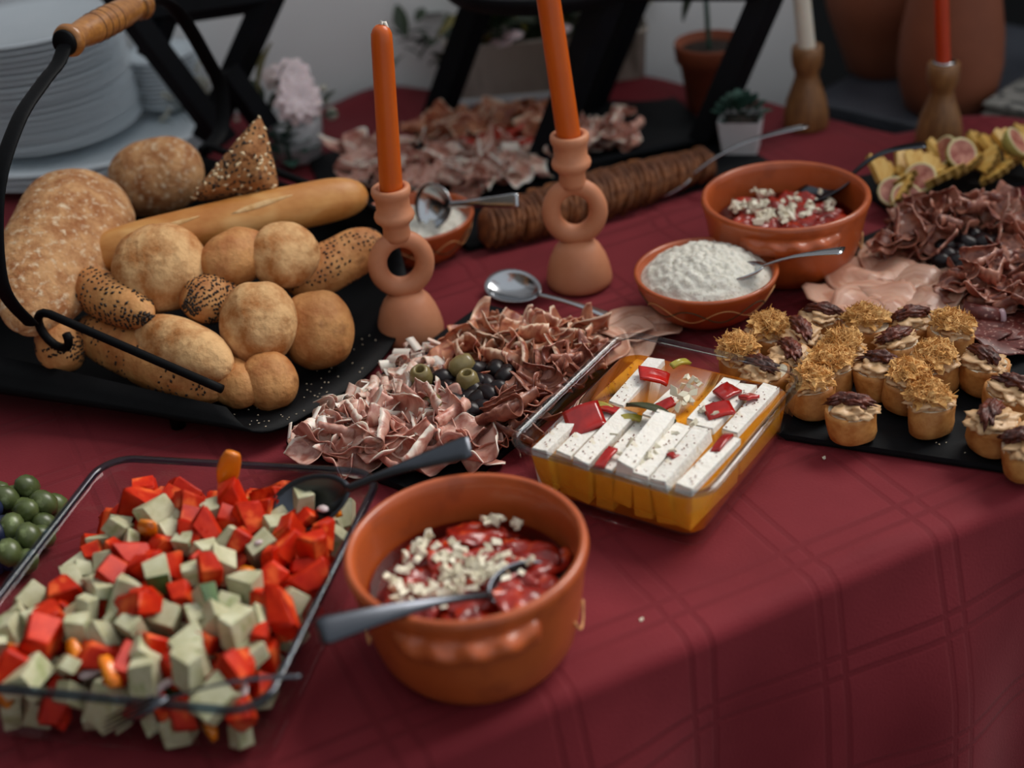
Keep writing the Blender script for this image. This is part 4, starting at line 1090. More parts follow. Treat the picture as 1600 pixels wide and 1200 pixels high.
OLB = mesh('black_olive', *blob(.0125, .0095, .0092, .06, 1.5, 1, 3), MATS['olive_black'])
V, Fc = lathe([(0, -.0115), (.005, -.011), (.0085, -.007), (.0098, 0), (.0086, .007), (.0060, .0105), (.0042, .0108), (.0035, .0095), (.0032, .002), (0, .001)], 20)
OLG = mesh('green_olive', V, Fc, MATS['olive_green'])
for q in quad_scatter([(690, 655), (765, 640), (800, 575), (690, 575)], 5, 5, rh):
    p = W(q.x, q.y, ZB+.016); p.z = ZB+.012+rh.random()*.006
    thing_at(OLB, 'black_olive', p, (rh.uniform(-.4, .4), rh.uniform(-.4, .4), rh.uniform(0, 6)), 'shiny black olive in the heap on the central slate', 'olive', 'black olives on the central slate', rh.uniform(.9, 1.1))
for px, py, rot, lab in ((658, 590, (.3, 0, 0), 'pitted green olive at the left of the black olives'), (722, 572, (-.2, 1.2, .1), 'pitted green olive behind the black olives, hole facing right'), (731, 598, (.15, 0, 0), 'pitted green olive upright on top of the black olives'), (676, 633, (1.2, .9, -.4), 'pitted green olive among the pink ham at the front')):
    thing_at(OLG, 'green_olive', W(px, py, .030), rot, lab, 'olive', None, 1.12)

# ------------------------------------------------------------------ canape board on the right
p0 = W(1232, 688); da = R_(-26); dx = Vector((math.cos(da), math.sin(da), 0)); dn = Vector((-math.sin(da), math.cos(da), 0))
cs_ = p0+dx*.128+dn*.112; slate('slate_board', 'black slate board under the rows of canapes at the right', cs_, da, .296, .226, seed=7)
rc_ = random.Random(17)
CB = []
for s in range(4):
    V, Fc = lathe([(0, 0), (.0130, .0), (.0178, .003), (.0198, .009), (.0203, .016), (.0200, .024), (.0192, .0276), (.0170, .0274), (.008, .0255), (0, .0252)], 30, 1.0, .86)
    off = Vector((s*4, s, 0)); V = [Vector(v)*(1+.13*noise.noise(Vector(v)*55+off)) for v in V]
    V = [Vector((v.x+.10*v.z*math.cos(s*2), v.y, v.z+(.14*v.y if v.z > .012 else 0))) for v in V]
    fm = [1 if all(V[i].z > .0225 for i in f) and min(math.hypot(V[i].x, V[i].y) for i in f) < .016 else 0 for f in Fc]
    CB.append(mesh('bread_slice', V, Fc, mats=[MATS['crust'], MATS['crumb']], fm=fm))
SPR = []
for s in range(4):
    V, Fc = blob(.0185, .0150, .0062, .55, 2.4, s+3, 4); SPR.append(mesh('spread', V, Fc, MATS['spread']))
DT = []
for s in range(4):
    V, Fc = blob(.0165, .0070, .0050, .55, 3.2, s+9, 4); V = [Vector((v.x, v.y+.12*math.sin(v.x*90+s)*.02, v.z-9*v.x*v.x*.9)) for v in V]; DT.append(mesh('dried_tomato', V, Fc, MATS['dried_tomato']))
FLS = []
for s in range(3):
    rr = random.Random(s); parts = [blob(.0135, .0120, .0070, .75, 2.8, s, 4)]
    for _ in range(420):
        d = Vector((rr.gauss(0, 1), rr.gauss(0, 1), abs(rr.gauss(0, .8)))).normalized(); kk = .85+.5*noise.noise(d*2.8+Vector((s*3.7, s*1.3, s*5.1))); c0 = Vector((d.x*.0132, d.y*.0118, d.z*.0074))*kk; ax = Vector((rr.uniform(-1, 1), rr.uniform(-1, 1), rr.uniform(-.5, 1))).normalized(); l_ = rr.uniform(.0025, .0055)
        parts.append(tube([c0-ax*l_, c0+d*.0018, c0+ax*l_+Vector((rr.uniform(-.002, .002), 0, .001))], [.00025, .0005, .0002], 3))
    V, Fc = join(*parts); V = [v*1.22 for v in V]; FLS.append(mesh('floss', V, Fc, MATS['floss'], smooth=False))
def canape(px, py, kind, label, sc=1.0, zt=.036, tilt=None):
    g = W(px, py, zt); i = rc_.randrange(4)
    t = thing('canape', label, 'canape', (g.x, g.y, .0062), rot=tilt or (rc_.uniform(-.12, .05), rc_.uniform(-.12, .12), rc_.uniform(-1.2, 1.2))); t.scale = (sc,)*3
    put('bread_slice', CB[i], t)
    put('spread', SPR[rc_.randrange(4)], t, (0, 0, .0285), (0, 0, rc_.uniform(0, 6)))
    if kind == 't':
        put('dried_tomato', DT[rc_.randrange(4)], t, (rc_.uniform(-.002, .002), .001, .0355), (0, 0, rc_.uniform(0, 6)))
    else:
        f = put('floss_topping', FLS[rc_.randrange(3)], t, (0, 0, .0335), (0, 0, rc_.uniform(0, 6))); tag(f, 'fluffy golden shredded topping', kind='stuff')
CAN = [(1195, 514, 'f', 'canape with fluffy shredded topping at the far left corner of the slate'), (1352, 506, 'f', 'canape with fluffy topping in the far row, touching the pale ham slices'), (1488, 516, 'f', 'canape with fluffy topping at the far right of the fluffy canapes'),
       (1158, 548, 'f', 'fluffy canape seen over the back rim of the glass cheese dish'), (1314, 540, 'f', 'fluffy canape in the second row from the back, left of centre'), (1300, 572, 'f', 'fluffy canape in the third row, right above the front fluffy one'), (1272, 604, 'f', 'fluffy canape nearest to the right corner of the glass cheese dish'),
       (1468, 565, 'f', 'fluffy canape at the right of the third row'), (1420, 596, 'f', 'fluffy canape in the middle of the slate, left of its fluffy neighbour'), (1456, 630, 'f', 'fluffy canape at the front edge, second from the left of the slate front'),
       (1282, 496, 't', 'canape with dried tomato in the far row beside the cheese bowl side'), (1250, 520, 't', 'canape with dried tomato behind the second row, left part of the slate'), (1232, 556, 't', 'dried-tomato canape just right of the one behind the glass'), (1190, 578, 't', 'dried-tomato canape seen through the back glass wall of the cheese dish'),
       (1422, 500, 't', 'dried-tomato canape in the far row between two fluffy canapes'), (1406, 535, 't', 'dried-tomato canape in the second row at the centre of the slate'), (1376, 574, 't', 'dried-tomato canape in the third row at the centre of the slate'), (1333, 640, 't', 'dried-tomato canape at the very front left of the slate'),
       (1536, 566, 't', 'large dried-tomato canape with two strips at the right side of the slate'), (1574, 606, 't', 'dried-tomato canape behind the front right one, near the frame edge'), (1552, 655, 't', 'dried-tomato canape at the front right of the slate'), (1608, 690, 't', 'canape cut off by the right edge of the photo')]
for px, py, k, lab in CAN: canape(px, py, k, lab, 1.05)
rr = random.Random(3); pts = [(W(rr.uniform(1250, 1590), 0.155*0+690+(rr.random()*30), .0064), Vector((0, 0, 1))) for _ in range(14)]
pts = [(Vector((p.x, p.y, .0066)), n) for p, n in pts if abs((p-cs_).dot(dn)) < .105]
tag(put('crumbs', seeds_mesh('crumbs', pts, .001, MATS['crumb'], rr)), 'few pale crumbs on the front of the canape slate', 'crumbs', kind='stuff')
for px, py, lab in ((1288, 716, 'single white crumb on the cloth in front of the canapes'), (1003, 969, 'single white crumb on the cloth right of the front casserole')):
    o = put('crumb', GAR[0], None, W(px, py, .001), (0, 0, .4), .45); tag(o, lab, 'crumb')

# ------------------------------------------------------------------ right ham platter
cr_ = (W(1520, 420)); slate('slate_board', 'black slate board under the dark ham platter at the right edge', W(1520, 425), R_(30), .27, .25, seed=9)
def hams2(kind, quad, nx, ny, label, group, sc, tilt=.5, zj=.02):
    for q in quad_scatter(quad, nx, ny, rh):
        p = W(q.x, q.y, ZB+.008); p.z = ZB+rh.random()*zj; ham(kind, p, zoned(label, q, quad), group, rh, sc, tilt)
hams2('ham_dark', [(1370, 410), (1450, 400), (1600, 345), (1430, 335)], 10, 6, 'dark cured ham folded along the back of the right slate', 'dark ham at the back of the right slate', 1.1, .6, .03)
hams2('ham_dark', [(1480, 475), (1640, 500), (1640, 420), (1500, 430)], 8, 5, 'dark cured ham folded in the middle of the right slate', 'dark ham in the middle of the right slate', 1.0, .5, .02)
hams2('ham_dark', [(1560, 430), (1640, 430), (1640, 360), (1560, 370)], 4, 5, 'dark cured ham folded at the right frame edge', 'dark ham at the frame edge', 1.0, .6, .03)
for px, py, s in ((1345, 475, 1.5), (1375, 445, 1.5), (1420, 475, 1.6), (1385, 500, 1.5), (1455, 495, 1.4), (1470, 455, 1.4), (1390, 415, 1.2)):
    ham('ham_pale', W(px, py, .010), 'large flat pale pink ham slice in front on the right slate', 'flat pale ham on the right slate', rh, s, .12)
hams2('ham_fat', [(1560, 365), (1640, 365), (1640, 330), (1570, 330)], 4, 2, 'white fatty ham curl at the back of the right slate', 'white curls on the right slate', 1.0, .5, .02)
rl = thing('ham_roll', 'rolled dark ham slice lying in front of the right ham pile', 'ham', W(1545, 492, .018))
a_, b_ = W(1505, 488, .018), W(1565, 494, .018)
put('roll', mesh('roll', *tube([a_-Vector(rl.location), (b_-Vector(rl.location))], [.011, .007], 16), MATS['salami']), rl)
put('fat_edge', mesh('fat_edge', *tube([b_-Vector(rl.location)+Vector((-.003, 0, 0)), b_-Vector(rl.location)+Vector((.002, 0, 0))], .0074, 14), MATS['onion']), rl)
for px, py in ((1530, 520), (1570, 515), (1600, 530), (1560, 540), (1595, 500)):
    V, Fc = lathe([(0, 0), (.028, 0), (.030, .001), (.028, .0022), (0, .0022)], 30); V = [Vector((v[0], v[1], v[2]+.006*math.sin(v[0]*90+px)*abs(v[1])*40+.004)) for v in V]
    tag(put('salami_slice', mesh('salami_slice', V, Fc, MATS['salami']), None, W(px, py, .010), (rh.uniform(-.2, .2), rh.uniform(-.2, .2), px)), 'dark marbled salami slice at the front of the right slate', 'salami', 'salami slices on the right slate')
for q in quad_scatter([(1460, 420), (1550, 420), (1560, 370), (1480, 365)], 5, 4, rh):
    p = W(q.x, q.y, .02); p.z = .018+rh.random()*.006
    thing_at(OLB, 'black_olive', p, (rh.uniform(-.4, .4), rh.uniform(-.4, .4), rh.uniform(0, 6)), 'black olive in the dark middle of the right ham platter', 'olive', 'black olives on the right slate', 1.05)

# grapes at the left edge
GR = mesh('grape', *blob(.0105, .0105, .0125, .04, 1, 2, 2), MATS['grape_green']); GRB = mesh('blue_grape', *blob(.0105, .0105, .0118, .04, 1, 3, 2), MATS['grape_blue'])
for i, q in enumerate(quad_scatter([(-40, 880), (45, 870), (100, 765), (-10, 755)], 5, 6, rh, .45)):
    blue = q.x < 15 and 800 < q.y < 880
    p = W(q.x, q.y, .02); p.z = .0125+.012*(i % 3 == 0)
    thing_at(GRB if blue else GR, 'blue_grape' if blue else 'green_grape', p, (rh.uniform(-1, 1), rh.uniform(-1, 1), 0), 'dark blue grape at the left frame edge beside the salad dish' if blue else 'green grape in the bunch left of the salad dish', 'grape', 'blue grapes' if blue else 'green grapes', 1.0)
# ------------------------------------------------------------------ roast loaf on its board
rb_ = random.Random(41)
la, lb2 = W(748, 388), W(1118, 288); ld = (lb2-la).normalized(); ln_ = Vector((-ld.y, ld.x, 0))
slate('slate_board', 'long black slate board under the sliced brown loaf', la+ld*.185+ln_*.06, math.atan2(ld.y, ld.x), .40, .125, seed=12)
l0, l1 = W(760, 352, .03), W(1098, 252, .026)
loaf = thing('sliced_loaf', 'long dark brown sliced loaf on the slate behind the right candle holder', 'loaf', (l0+l1)/2-Vector((0, 0, .02)))
SL = []
for s in range(4):
    V, Fc = blob(.0055, .035, .0250, .14, 2.2, s+20, 3, flat=.75); SL.append(mesh('slice', V, Fc, MATS['roast']))
ns = 52
for i in range(ns):
    t = i/(ns-1); p = l0.lerp(l1, t); k = .72+.28*math.sin(math.pi*min(1, t*1.0+.06))
    a = math.atan2(ld.y, ld.x)
    put('slice', SL[i % 4], loaf, p-Vector(loaf.location)+Vector((0, 0, -.004)), (rb_.uniform(-.1, .1), .38+rb_.uniform(-.12, .12), a+rb_.uniform(-.15, .15)), k*1.12)
# spoon resting on the loaf board
spoon('serving_spoon', 'pale steel spoon with raised handle between the loaf and the rear casserole', W(1042, 292, .014), W(1262, 196, .075), bl=.062, bw=.040, hw=(.003, .0062), bend=.014, mat=STEEL)

# ------------------------------------------------------------------ rear meat platter
slate('slate_board', 'black slate board under the meats below the black stand', W(800, 240), R_(12), .50, .21, seed=14)
def hams3(kind, quad, nx, ny, sc, label, group, zj=.018):
    for q in quad_scatter(quad, nx, ny, rb_):
        p = W(q.x, q.y, ZB+.008); p.z = ZB+rb_.random()*zj; ham(kind, p, zoned(label, q, quad), group, rb_, sc, .5)
hams3('ham_pink', [(560, 290), (760, 300), (860, 232), (545, 240)], 11, 5, 1.25, 'pink ham slice folded on the far slate, front row', 'pink ham on the far slate')
hams3('ham_fat', [(690, 295), (850, 285), (860, 235), (700, 240)], 7, 3, 1.0, 'pale ham curl on the far slate', 'pale curls on the far slate')
hams3('ham_red', [(640, 222), (870, 205), (860, 180), (660, 192)], 11, 3, 1.2, 'reddish ham slice in the back row of the far slate', 'red ham on the far slate')
hams3('ham_pink', [(880, 250), (985, 230), (985, 190), (890, 195)], 6, 4, 1.15, 'pink ham slice at the right end of the far slate', 'ham at the right end of the far slate')
for px, py in ((752, 232), (768, 222), (782, 212), (800, 206), (742, 222), (815, 222)):
    V, Fc = lathe([(0, 0), (.018, 0), (.0195, .0015), (.019, .0035), (0, .004)], 24)
    tag(put('tomato_slice', mesh('tomato_slice', V, Fc, MATS['tomato_slice']), None, W(px, py, .022), (rb_.uniform(-.4, .2), rb_.uniform(-.3, .3), 0)), 'bright red tomato slice amid the meats on the far slate', 'tomato', 'tomato slices on the far slate')

# ------------------------------------------------------------------ black tiered stand
IR = MATS['black_matte']
def bar(name, a, b, w, t, par, org):
    put(name, mesh(name, *tube([Vector(a)-org, Vector(b)-org], w, 4, t/w, up=(0, 1, .2)), IR, smooth=False), par)
f1, f2, f3, f4 = W(680, 192, .003), W(842, 272, .003), W(918, 172, .003), W(1100, 222, .003)
so_ = Vector(((f1.x+f4.x)/2, (f1.y+f4.y)/2, 0))
st = thing('tiered_stand', 'black metal tiered stand with slanted legs and a round tray above the meats', 'stand', so_)
tops = []
for f, (px, py) in ((f1, (752, -10)), (f2, (950, -10)), (f3, (993, -10)), (f4, (1200, -10))):
    tp = at_depth(px, py, f.y-.005); tops.append(tp); e = f+(tp-f)*1.5
    bar('leg', f, e, .022, .012, st, so_)
tz = .185; cT = at_depth(862, -22, 1.70)
V, Fc = lathe([(0, 0), (.115, 0), (.128, .004), (.134, .016), (.136, .024), (.132, .024), (.126, .010), (0, .006)], 56)
put('tray', mesh('tray', V, Fc, IR), st, cT-so_)
bar('cross_bar', tops[0], tops[2], .010, .008, st, so_); bar('cross_bar', tops[1], tops[3], .010, .008, st, so_)
bar('foot_bar', f1, f3, .008, .006, st, so_); bar('foot_bar', f2, f4, .008, .006, st, so_)

# trestle-like stand at the left behind the bread basket
yq = 1.74
t0 = at_depth(345, 222, yq); o0 = Vector((t0.x, yq, 0))
ts = thing('crossed_stand', 'black metal crossed-leg stand behind the bread basket handle', 'stand', o0)
def bp(a, b, y0=yq, y1=yq, w=.019, nm='leg', ext=(0, 0)):
    A, B = at_depth(*a, y0), at_depth(*b, y1); d = B-A; bar(nm, A-d*ext[0], B+d*ext[1], w, .010, ts, o0)
g_ = W(352, 214, .004)
bp((178, -12), (352, 222), 1.72, 1.72, ext=(.6, 0))
bp((424, -12), (352, 150), 1.745, 1.745, ext=(.6, .45))
bp((352, 110), (418, 200), 1.735, 1.735, ext=(0, 0))
bp((210, 26), (420, -6), 1.735, 1.745, nm='cross_bar', ext=(.05, .05))
bp((262, 10), (234, 90), 1.74, 1.74, w=.017, nm='brace')

# ------------------------------------------------------------------ plates
def plate_profile(r): return [(0, .002), (r*.55, .002), (r*.60, 0), (r*.64, .002), (r*.80, .0075), (r, .0135), (r*1.0, .0155), (r*.80, .0105), (r*.62, .0055), (0, .005)]
PL = mesh('plate', *lathe(plate_profile(.121), 64), MATS['porcelain'])
rp_ = random.Random(6)
pc = Vector((-.585, 1.868, 0))
NP = 19
for i in range(NP):
    tag(put('plate', PL, None, (pc.x+rp_.uniform(-.0015, .0015), pc.y+rp_.uniform(-.0015, .0015), .0345+i*.0078), (0, 0, rp_.uniform(0, 6))), '%s white plate of the tall stack at the left edge' % ordinal(i, NP), 'plate', 'plates in the tall stack')
PL2 = mesh('small_plate', *lathe(plate_profile(.052), 48), MATS['porcelain'])
pc2 = Vector((-.435, 1.93, 0))
for i in range(11):
    tag(put('small_plate', PL2, None, (pc2.x+rp_.uniform(-.001, .001), pc2.y, .0335+i*.0062), (0, 0, 0)), '%s small white saucer of the stack beside the crossed stand' % ordinal(i, 11), 'plate', 'plates in the lower stack')
PL3 = mesh('platter', *lathe(plate_profile(.16), 64, 1.15, .86), MATS['porcelain'])
pq = Vector((-.545, 1.845, 0))
for i in range(3):
    tag(put('oval_platter', PL3, None, (pq.x, pq.y, .002+i*.009), (0, 0, R_(8))), '%s white oval platter under the tall plate stack' % ('lowest', 'middle', 'top')[i], 'platter', 'oval platters in the low pile')

# ------------------------------------------------------------------ flowers in a white pot
def leaf_mesh(name, L, w, mat, curl=.2):
    V, Fc = [], []
    for i in range(11):
        s = i/10; ww = w*math.sin(math.pi*min(1, s*.94+.03))**.8
        for j in range(5):
            q = j/2-1; V.append((s*L, q*ww/2, curl*L*(-s*s)+.12*ww*abs(q)))
    for i in range(10):
        for j in range(4): a = i*5+j; Fc.append((a, a+5, a+6, a+1))
    return mesh(name, V, Fc, mat)
vq = W(472, 248, 0); vq.z = 0
vase = thing('flower_pot', 'small white pot of pale pink flowers behind the seeded triangle bread', 'flower pot', vq)
put('pot', mesh('pot', *lathe([(0, 0), (.022, 0), (.027, .004), (.032, .03), (.0345, .05), (.033, .056), (.030, .055), (.028, .04), (0, .038)], 36), MATS['white_glaze']), vase)
LO = leaf_mesh('leaf', .055, .030, MATS['leaf_olive']); LD = leaf_mesh('leaf', .04, .018, MATS['leaf_dark']); LT = leaf_mesh('leaf', .03, .022, MATS['leaf_teal'])
PT = leaf_mesh('petal', .022, .015, MATS['petal'], .35)
def flower(px, py, y, r, n, tilt):
    c = at_depth(px, py, y); f = put('bloom', mesh('bloom', *blob(.006, .006, .004, .1, 2, 1, 2), MATS['petal_core']), vase, c-vq, tilt)
    for ringn, (m_, rr_, ti) in enumerate(((n, 1.0, .15), (n-1, .8, -.35))):
        for k in range(m_):
            put('petal', PT, f, (0, 0, .001+.002*ringn), (0, ti, 2*math.pi*(k+.5*ringn)/m_), r*rr_/.022)
    put('stem', mesh('stem', *tube([c-vq, Vector(((c-vq).x*.5, (c-vq).y*.5, .05)), (0, 0, .035)], .0014, 6), MATS['leaf_dark']), vase)
flower(455, 116, vq.y-.005, .030, 9, (.5, .1, 0)); flower(468, 154, vq.y-.03, .034, 10, (.95, .1, .3)); flower(428, 118, vq.y+.01, .020, 8, (.5, -.3, 0))
for px, py, me, rot, s in ((404, 152, LO, (0, -1.35, .2), 1.3), (398, 105, LO, (0, -1.2, 1.0), .7), (420, 175, LD, (.2, -.9, .6), 1.0), (440, 190, LD, (.3, -.3, -.5), 1.0), (470, 190, LD, (.3, -.2, -2), 1.0), (500, 185, LD, (.2, -.5, -.6), .8), (430, 140, LD, (0, -1.2, 0), 1.0), (410, 165, LD, (0, -.9, 2), 1.0), (500, 165, LD, (0, -.7, .5), .7)):
    c = at_depth(px, py, vq.y-.01); put('leaf', me, vase, c-vq, rot, s)
for px, py, s in ((518, 178, .0085), (505, 138, .005), (510, 160, .004), (498, 175, .004)):
    c = at_depth(px, py, vq.y); put('bud', mesh('bud', *blob(s, s, s, .1, 2, px, 2), MATS['tiny_flower']), vase, c-vq)
rg = random.Random(77)
bs_ = thing('baby_breath_sprig', 'sprig of tiny pale flowers behind the crossed stand', 'flowers', Vector((W(330, 215).x, 1.86, 0)))
for i in range(46):
    c = at_depth(310+rg.gauss(0, 28), 148+rg.gauss(0, 20), 1.86+rg.uniform(-.02, .03))
    put('blossom', mesh('blossom', *blob(.0045, .0045, .004, .2, 2, i, 1), MATS['tiny_flower']), bs_, c-Vector(bs_.location))
    if i % 3 == 0: put('stem', mesh('stem', *tube([c-Vector(bs_.location), Vector((rg.uniform(-.01, .01), 0, .01))], .0008, 5), MATS['leaf_dark']), bs_)
# succulent leaves right of the basket
sv = W(455, 262, 0)
sc_ = thing('succulent', 'dusty teal succulent rosette between the flower pot and the basket rail', 'plant', sv)
for i in range(26):
    a = i*2.4; r = .008+.0011*i; put('leaf', LT, sc_, (r*.4*math.cos(a), r*.4*math.sin(a), .012+.03*(1-i/26)), (0, -1.1+.035*i, a), .75+.012*i)
put('stem', mesh('stem', *tube([(0, 0, 0), (0, 0, .03)], .004, 8), MATS['leaf_teal']), sc_)

# ------------------------------------------------------------------ trough planter
tc_ = Vector((.095, 1.925, 0)); ta = R_(-2)
tr = thing('trough_planter', 'long pale printed trough planter with greenery against the wall', 'planter', tc_, ta)
def trr(lx, ly, z): return ring(lx, ly, .012, z)
V, Fc = loft([trr(.26, .085, 0), trr(.265, .088, .004), trr(.275, .095, .080), trr(.280, .10, .084), trr(.278, .098, .088), trr(.265, .085, .086), trr(.260, .08, .070)])
put('body', mesh('body', V, Fc, MATS['planter_paper']), tr)
V, Fc = loft([trr(.272, .094, 0), trr(.274, .096, .004), trr(.272, .094, .012), trr(.264, .086, .012)]); put('base_band', mesh('base_band', V, Fc, MATS['white_glaze']), tr)
put('soil', mesh('soil', *loft([trr(.258, .078, .064), trr(.258, .078, .076)]), MATS['soil']), tr)
for i in range(150):
    x = rg.uniform(-.15, .13); y = rg.uniform(-.04, .04); z = .078+rg.random()*.035
    me = LD if rg.random() < .75 else LO
    if x < -.09: x -= rg.random()*.055; z -= rg.random()*.03*(x < -.14)
    put('leaf', me, tr, (x, y, z), (rg.uniform(-.6, .6), rg.uniform(-1.2, .3), rg.uniform(0, 6.28)), rg.uniform(.6, 1.2))
for x, y, z in ((-.06, -.05, .088), (-.045, -.055, .098), (.02, -.055, .10), (.11, -.05, .092)):
    for k in range(7): put('petal', PT, tr, (x, y, z), (.8, -.3, k*.9), .75)

# ------------------------------------------------------------------ potted plant in clay pot
pp_ = W(1112, 168, 0)
pt = thing('potted_plant', 'brown clay flower pot with a single green stem', 'potted plant', pp_)
put('pot', mesh('pot', *lathe([(0, 0), (.028, 0), (.031, .003), (.041, .066), (.0455, .067), (.0475, .088), (.0465, .091), (.043, .090), (.0405, .078), (0, .076)], 44), MATS['pot_clay']), pt)
put('soil', mesh('soil', *lathe([(0, .081), (.02, .0815), (.0405, .079), (.040, .077)], 32), MATS['soil']), pt)
put('stem', mesh('stem', *tube(bez([(-.002, 0, .078), (-.004, .002, .13), (-.006, .004, .19), (-.004, .004, .26)], 5), .0032, 8), MATS['leaf_teal']), pt)
for z, a, s, e in ((.18, 3.3, 1.2, .9), (.21, 2.6, 1.3, -.2), (.23, .3, 1.3, -.3), (.24, 1.6, 1.2, -.6)):
    put('leaf', leaf_mesh('leaf', .055, .026, MATS['leaf_dark']), pt, (-.005, .003, z), (0, e, a), s)
# small white square pot
wp = W(1158, 238, 0)
wq = thing('square_pot', 'small white square pot with a dark green succulent', 'potted plant', wp, R_(-18))
V, Fc = loft([ring(.040, .040, .003, 0), ring(.042, .042, .003, .003), ring(.052, .052, .003, .046), ring(.052, .052, .003, .048), ring(.046, .046, .003, .047), ring(.044, .044, .003, .040)])
put('pot', mesh('pot', V, Fc, MATS['white_glaze'], smooth=False), wq)
for i in range(44):
    a = i*2.4; r = .0035*math.sqrt(i); put('leaf', LT, wq, (r*math.cos(a), r*math.sin(a), .046+.018*(1-i/44)), (0, -1.35+.02*i, a), .55)
put('soil', mesh('soil', *loft([ring(.043, .043, .003, .036), ring(.043, .043, .003, .042)]), MATS['soil']), wq)

# ------------------------------------------------------------------ wooden candle holders
def wood_holder(label, p, k):
    t = thing('wooden_candle_holder', label, 'candle holder', p)
    pr_ = [(0, 0), (.0275, 0), (.0285, .003), (.0280, .018), (.0245, .036), (.0175, .056), (.0145, .066), (.0150, .072), (.0185, .080), (.0195, .092), (.0190, .103), (.0175, .1045), (.012, .104), (.0115, .092), (0, .091)]
    put('body', mesh('body', *lathe([(a*k, b*k) for a, b in pr_], 40), MATS['walnut']), t)
    return t
q1 = W(1259, 196, 0); wood_holder('turned walnut candle holder with a white candle behind the rear casserole', q1, 1.0)
taper('white taper candle in the walnut holder, cut by the top frame edge', Vector((q1.x, q1.y, .093)), at_depth(1240, -130, q1.y+.005), .0110, .0100, MATS['wax_white'])
q2 = W(1466, 225, 0); wood_holder('turned walnut candle holder with a red candle behind the fruit board', q2, .98)
taper('dark orange taper candle in the walnut holder before the clay vases', Vector((q2.x, q2.y, .091)), at_depth(1466, -150, q2.y+.005), .0085, .0080, MATS['wax_red'])
put_ = lathe([(.0095, .0), (.0135, .0), (.0135, .002), (.0095, .002)], 24)
tag(put('drip_collar', mesh('drip_collar', *put_, MATS['steel']), None, (q2.x, q2.y, .1022)), 'small metal collar at the foot of the dark orange candle', 'collar')

# ------------------------------------------------------------------ vases on the bench
def clay_vase(label, p, prof, mat='clay_dark'):
    o = thing('clay_vase', label, 'vase', p)
    put('body', mesh('body', *lathe(prof, 56), MATS[mat]), o)
    rim = prof[-3]; put('rim', mesh('rim', *tube([(rim[0]*math.cos(a), rim[0]*math.sin(a), rim[1]) for a in [2*math.pi*i/40 for i in range(40)]], .006, 8, closed=True), MATS[mat]), o)
va = W(1342, 92, 0); va += bn*.06; va.z = -.033
clay_vase('round bellied clay vase on the stone bench behind the white candle', va, [(0, 0), (.045, 0), (.050, .004), (.062, .04), (.075, .075), (.082, .10), (.083, .13), (.076, .16), (.058, .19), (.045, .21), (.050, .225), (.046, .226), (.042, .21), (.055, .185), (0, .18)])
vb_ = W(1482, 128, 0); vb_.z = -.033
clay_vase('tall egg-shaped clay vase on the stone bench behind the orange candle', vb_, [(0, 0), (.050, 0), (.056, .004), (.064, .03), (.068, .06), (.066, .10), (.058, .15), (.047, .20), (.036, .24), (.033, .26), (.038, .275), (.034, .276), (.029, .26), (.04, .2), (0, .19)])
np_ = W(1520, 165, 0); npa = bang
for i in range(5):
    V, Fc = box(-.10, .16, -.06, .10, 0, .0075); V = [Vector((v[0]+.004*math.sin(i*3), v[1]+.004*math.cos(i*2), v[2])) for v in V]
    o = put('newspaper', mesh('newspaper', V, Fc, MATS['paper_print'], smooth=False), None, (np_.x+bdir.x*.11+bn.x*.07, np_.y+bdir.y*.11+bn.y*.07, i*.0078-.0335), (0, 0, npa+.03*math.sin(i*5))); bevel(o, .002)
    tag(o, '%s folded newspaper of the pile on the stone bench' % ordinal(i, 5), 'newspaper', 'newspapers on the bench')

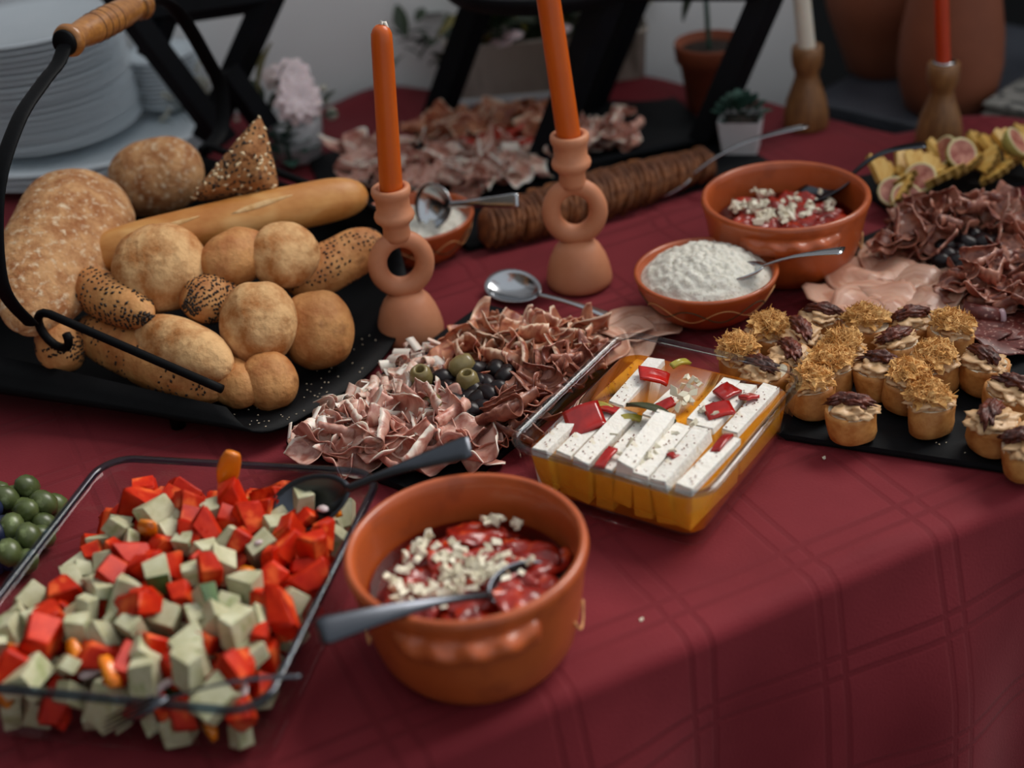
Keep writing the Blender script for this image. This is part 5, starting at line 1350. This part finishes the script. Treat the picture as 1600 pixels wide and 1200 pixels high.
# ------------------------------------------------------------------ fruit board
fb = W(1500, 275); slate('slate_board', 'black slate board under the pineapple slices and figs', fb+Vector((.03, .0, 0)), R_(14), .30, .10, seed=21)
V, Fc = [], []
PS = []
for s in range(3):
    n = 14; r0, r1 = .004, .040; half = .62; V = []; Fc = []
    for side in (0, 1):
        for i in range(n+1):
            a = -half+2*half*i/n; wob = .0022*math.sin(i*2.1+s)
            V.append((r0*math.cos(a), r0*math.sin(a), side*.007)); V.append(((r1+wob)*math.cos(a), (r1+wob)*math.sin(a), side*.007))
    m_ = 2*(n+1)
    for i in range(n):
        a = 2*i; Fc += [(a, a+2, a+3, a+1), (m_+a, m_+a+1, m_+a+3, m_+a+2), (a+1, a+3, m_+a+3, m_+a+1), (a, m_+a, m_+a+2, a+2)]
    Fc += [(0, 1, m_+1, m_), (2*n, m_+2*n, m_+2*n+1, 2*n+1)]
    fm = [1 if k % 4 == 2 and k < 4*n else 0 for k in range(len(Fc))]
    PS.append(mesh('pineapple_slice', V, Fc, mats=[MATS['pineapple'], MATS['pineapple_rind']], fm=fm, smooth=False))
for i in range(20):
    t = i/19; p = W(1372+t*250, 292-t*50+8*math.sin(i*2), .020)
    tag(put('pineapple_slice', PS[i % 3], None, p, (rb_.uniform(-.3, .3)+.5, -.35+rb_.uniform(-.2, .2), 1.2+rb_.uniform(-.6, .6)-2.6*(i % 2)), rb_.uniform(.9, 1.1)), 'yellow pineapple wedge fanned on the fruit slate at the right', 'pineapple', 'pineapple wedges on the fruit slate')
FG1 = lathe([(0, -.014), (.010, -.012), (.016, -.004), (.0172, .002), (.0160, .0026)], 24)
FG2 = lathe([(.0168, .0022), (.0160, .0030), (.0145, .0026)], 24); FG3 = lathe([(.0148, .0025), (.008, .0012), (0, .0004)], 24)
FGm = [mesh('skin', *FG1, MATS['fig_skin']), mesh('rim', *FG2, MATS['fig_rim']), mesh('flesh', *FG3, MATS['fig_flesh'])]
for px, py, z, rot, lab in ((1397, 300, .026, (.7, -.2, 0), 'cut fig half at the left tip of the fruit slate'), (1416, 310, .022, (.8, .1, 0), 'cut fig half lowest on the fruit slate'), (1438, 278, .034, (.6, -.4, 0), 'cut fig half leaning on the first pineapple wedges'), (1502, 240, .045, (.9, .3, 0), 'cut fig half on top of the pineapple row'), (1476, 236, .042, (.2, -1.0, 0), 'green-skinned fig quarter on top of the pineapple'), (1588, 222, .05, (.4, .8, 0), 'cut fig half at the right frame edge of the fruit slate')):
    t = thing('fig_half', lab, 'fig', W(px, py, z), rot=rot); t.scale = (1.05,)*3
    for m_, nm in zip(FGm, ('skin', 'rim', 'flesh')): put(nm, m_, t)
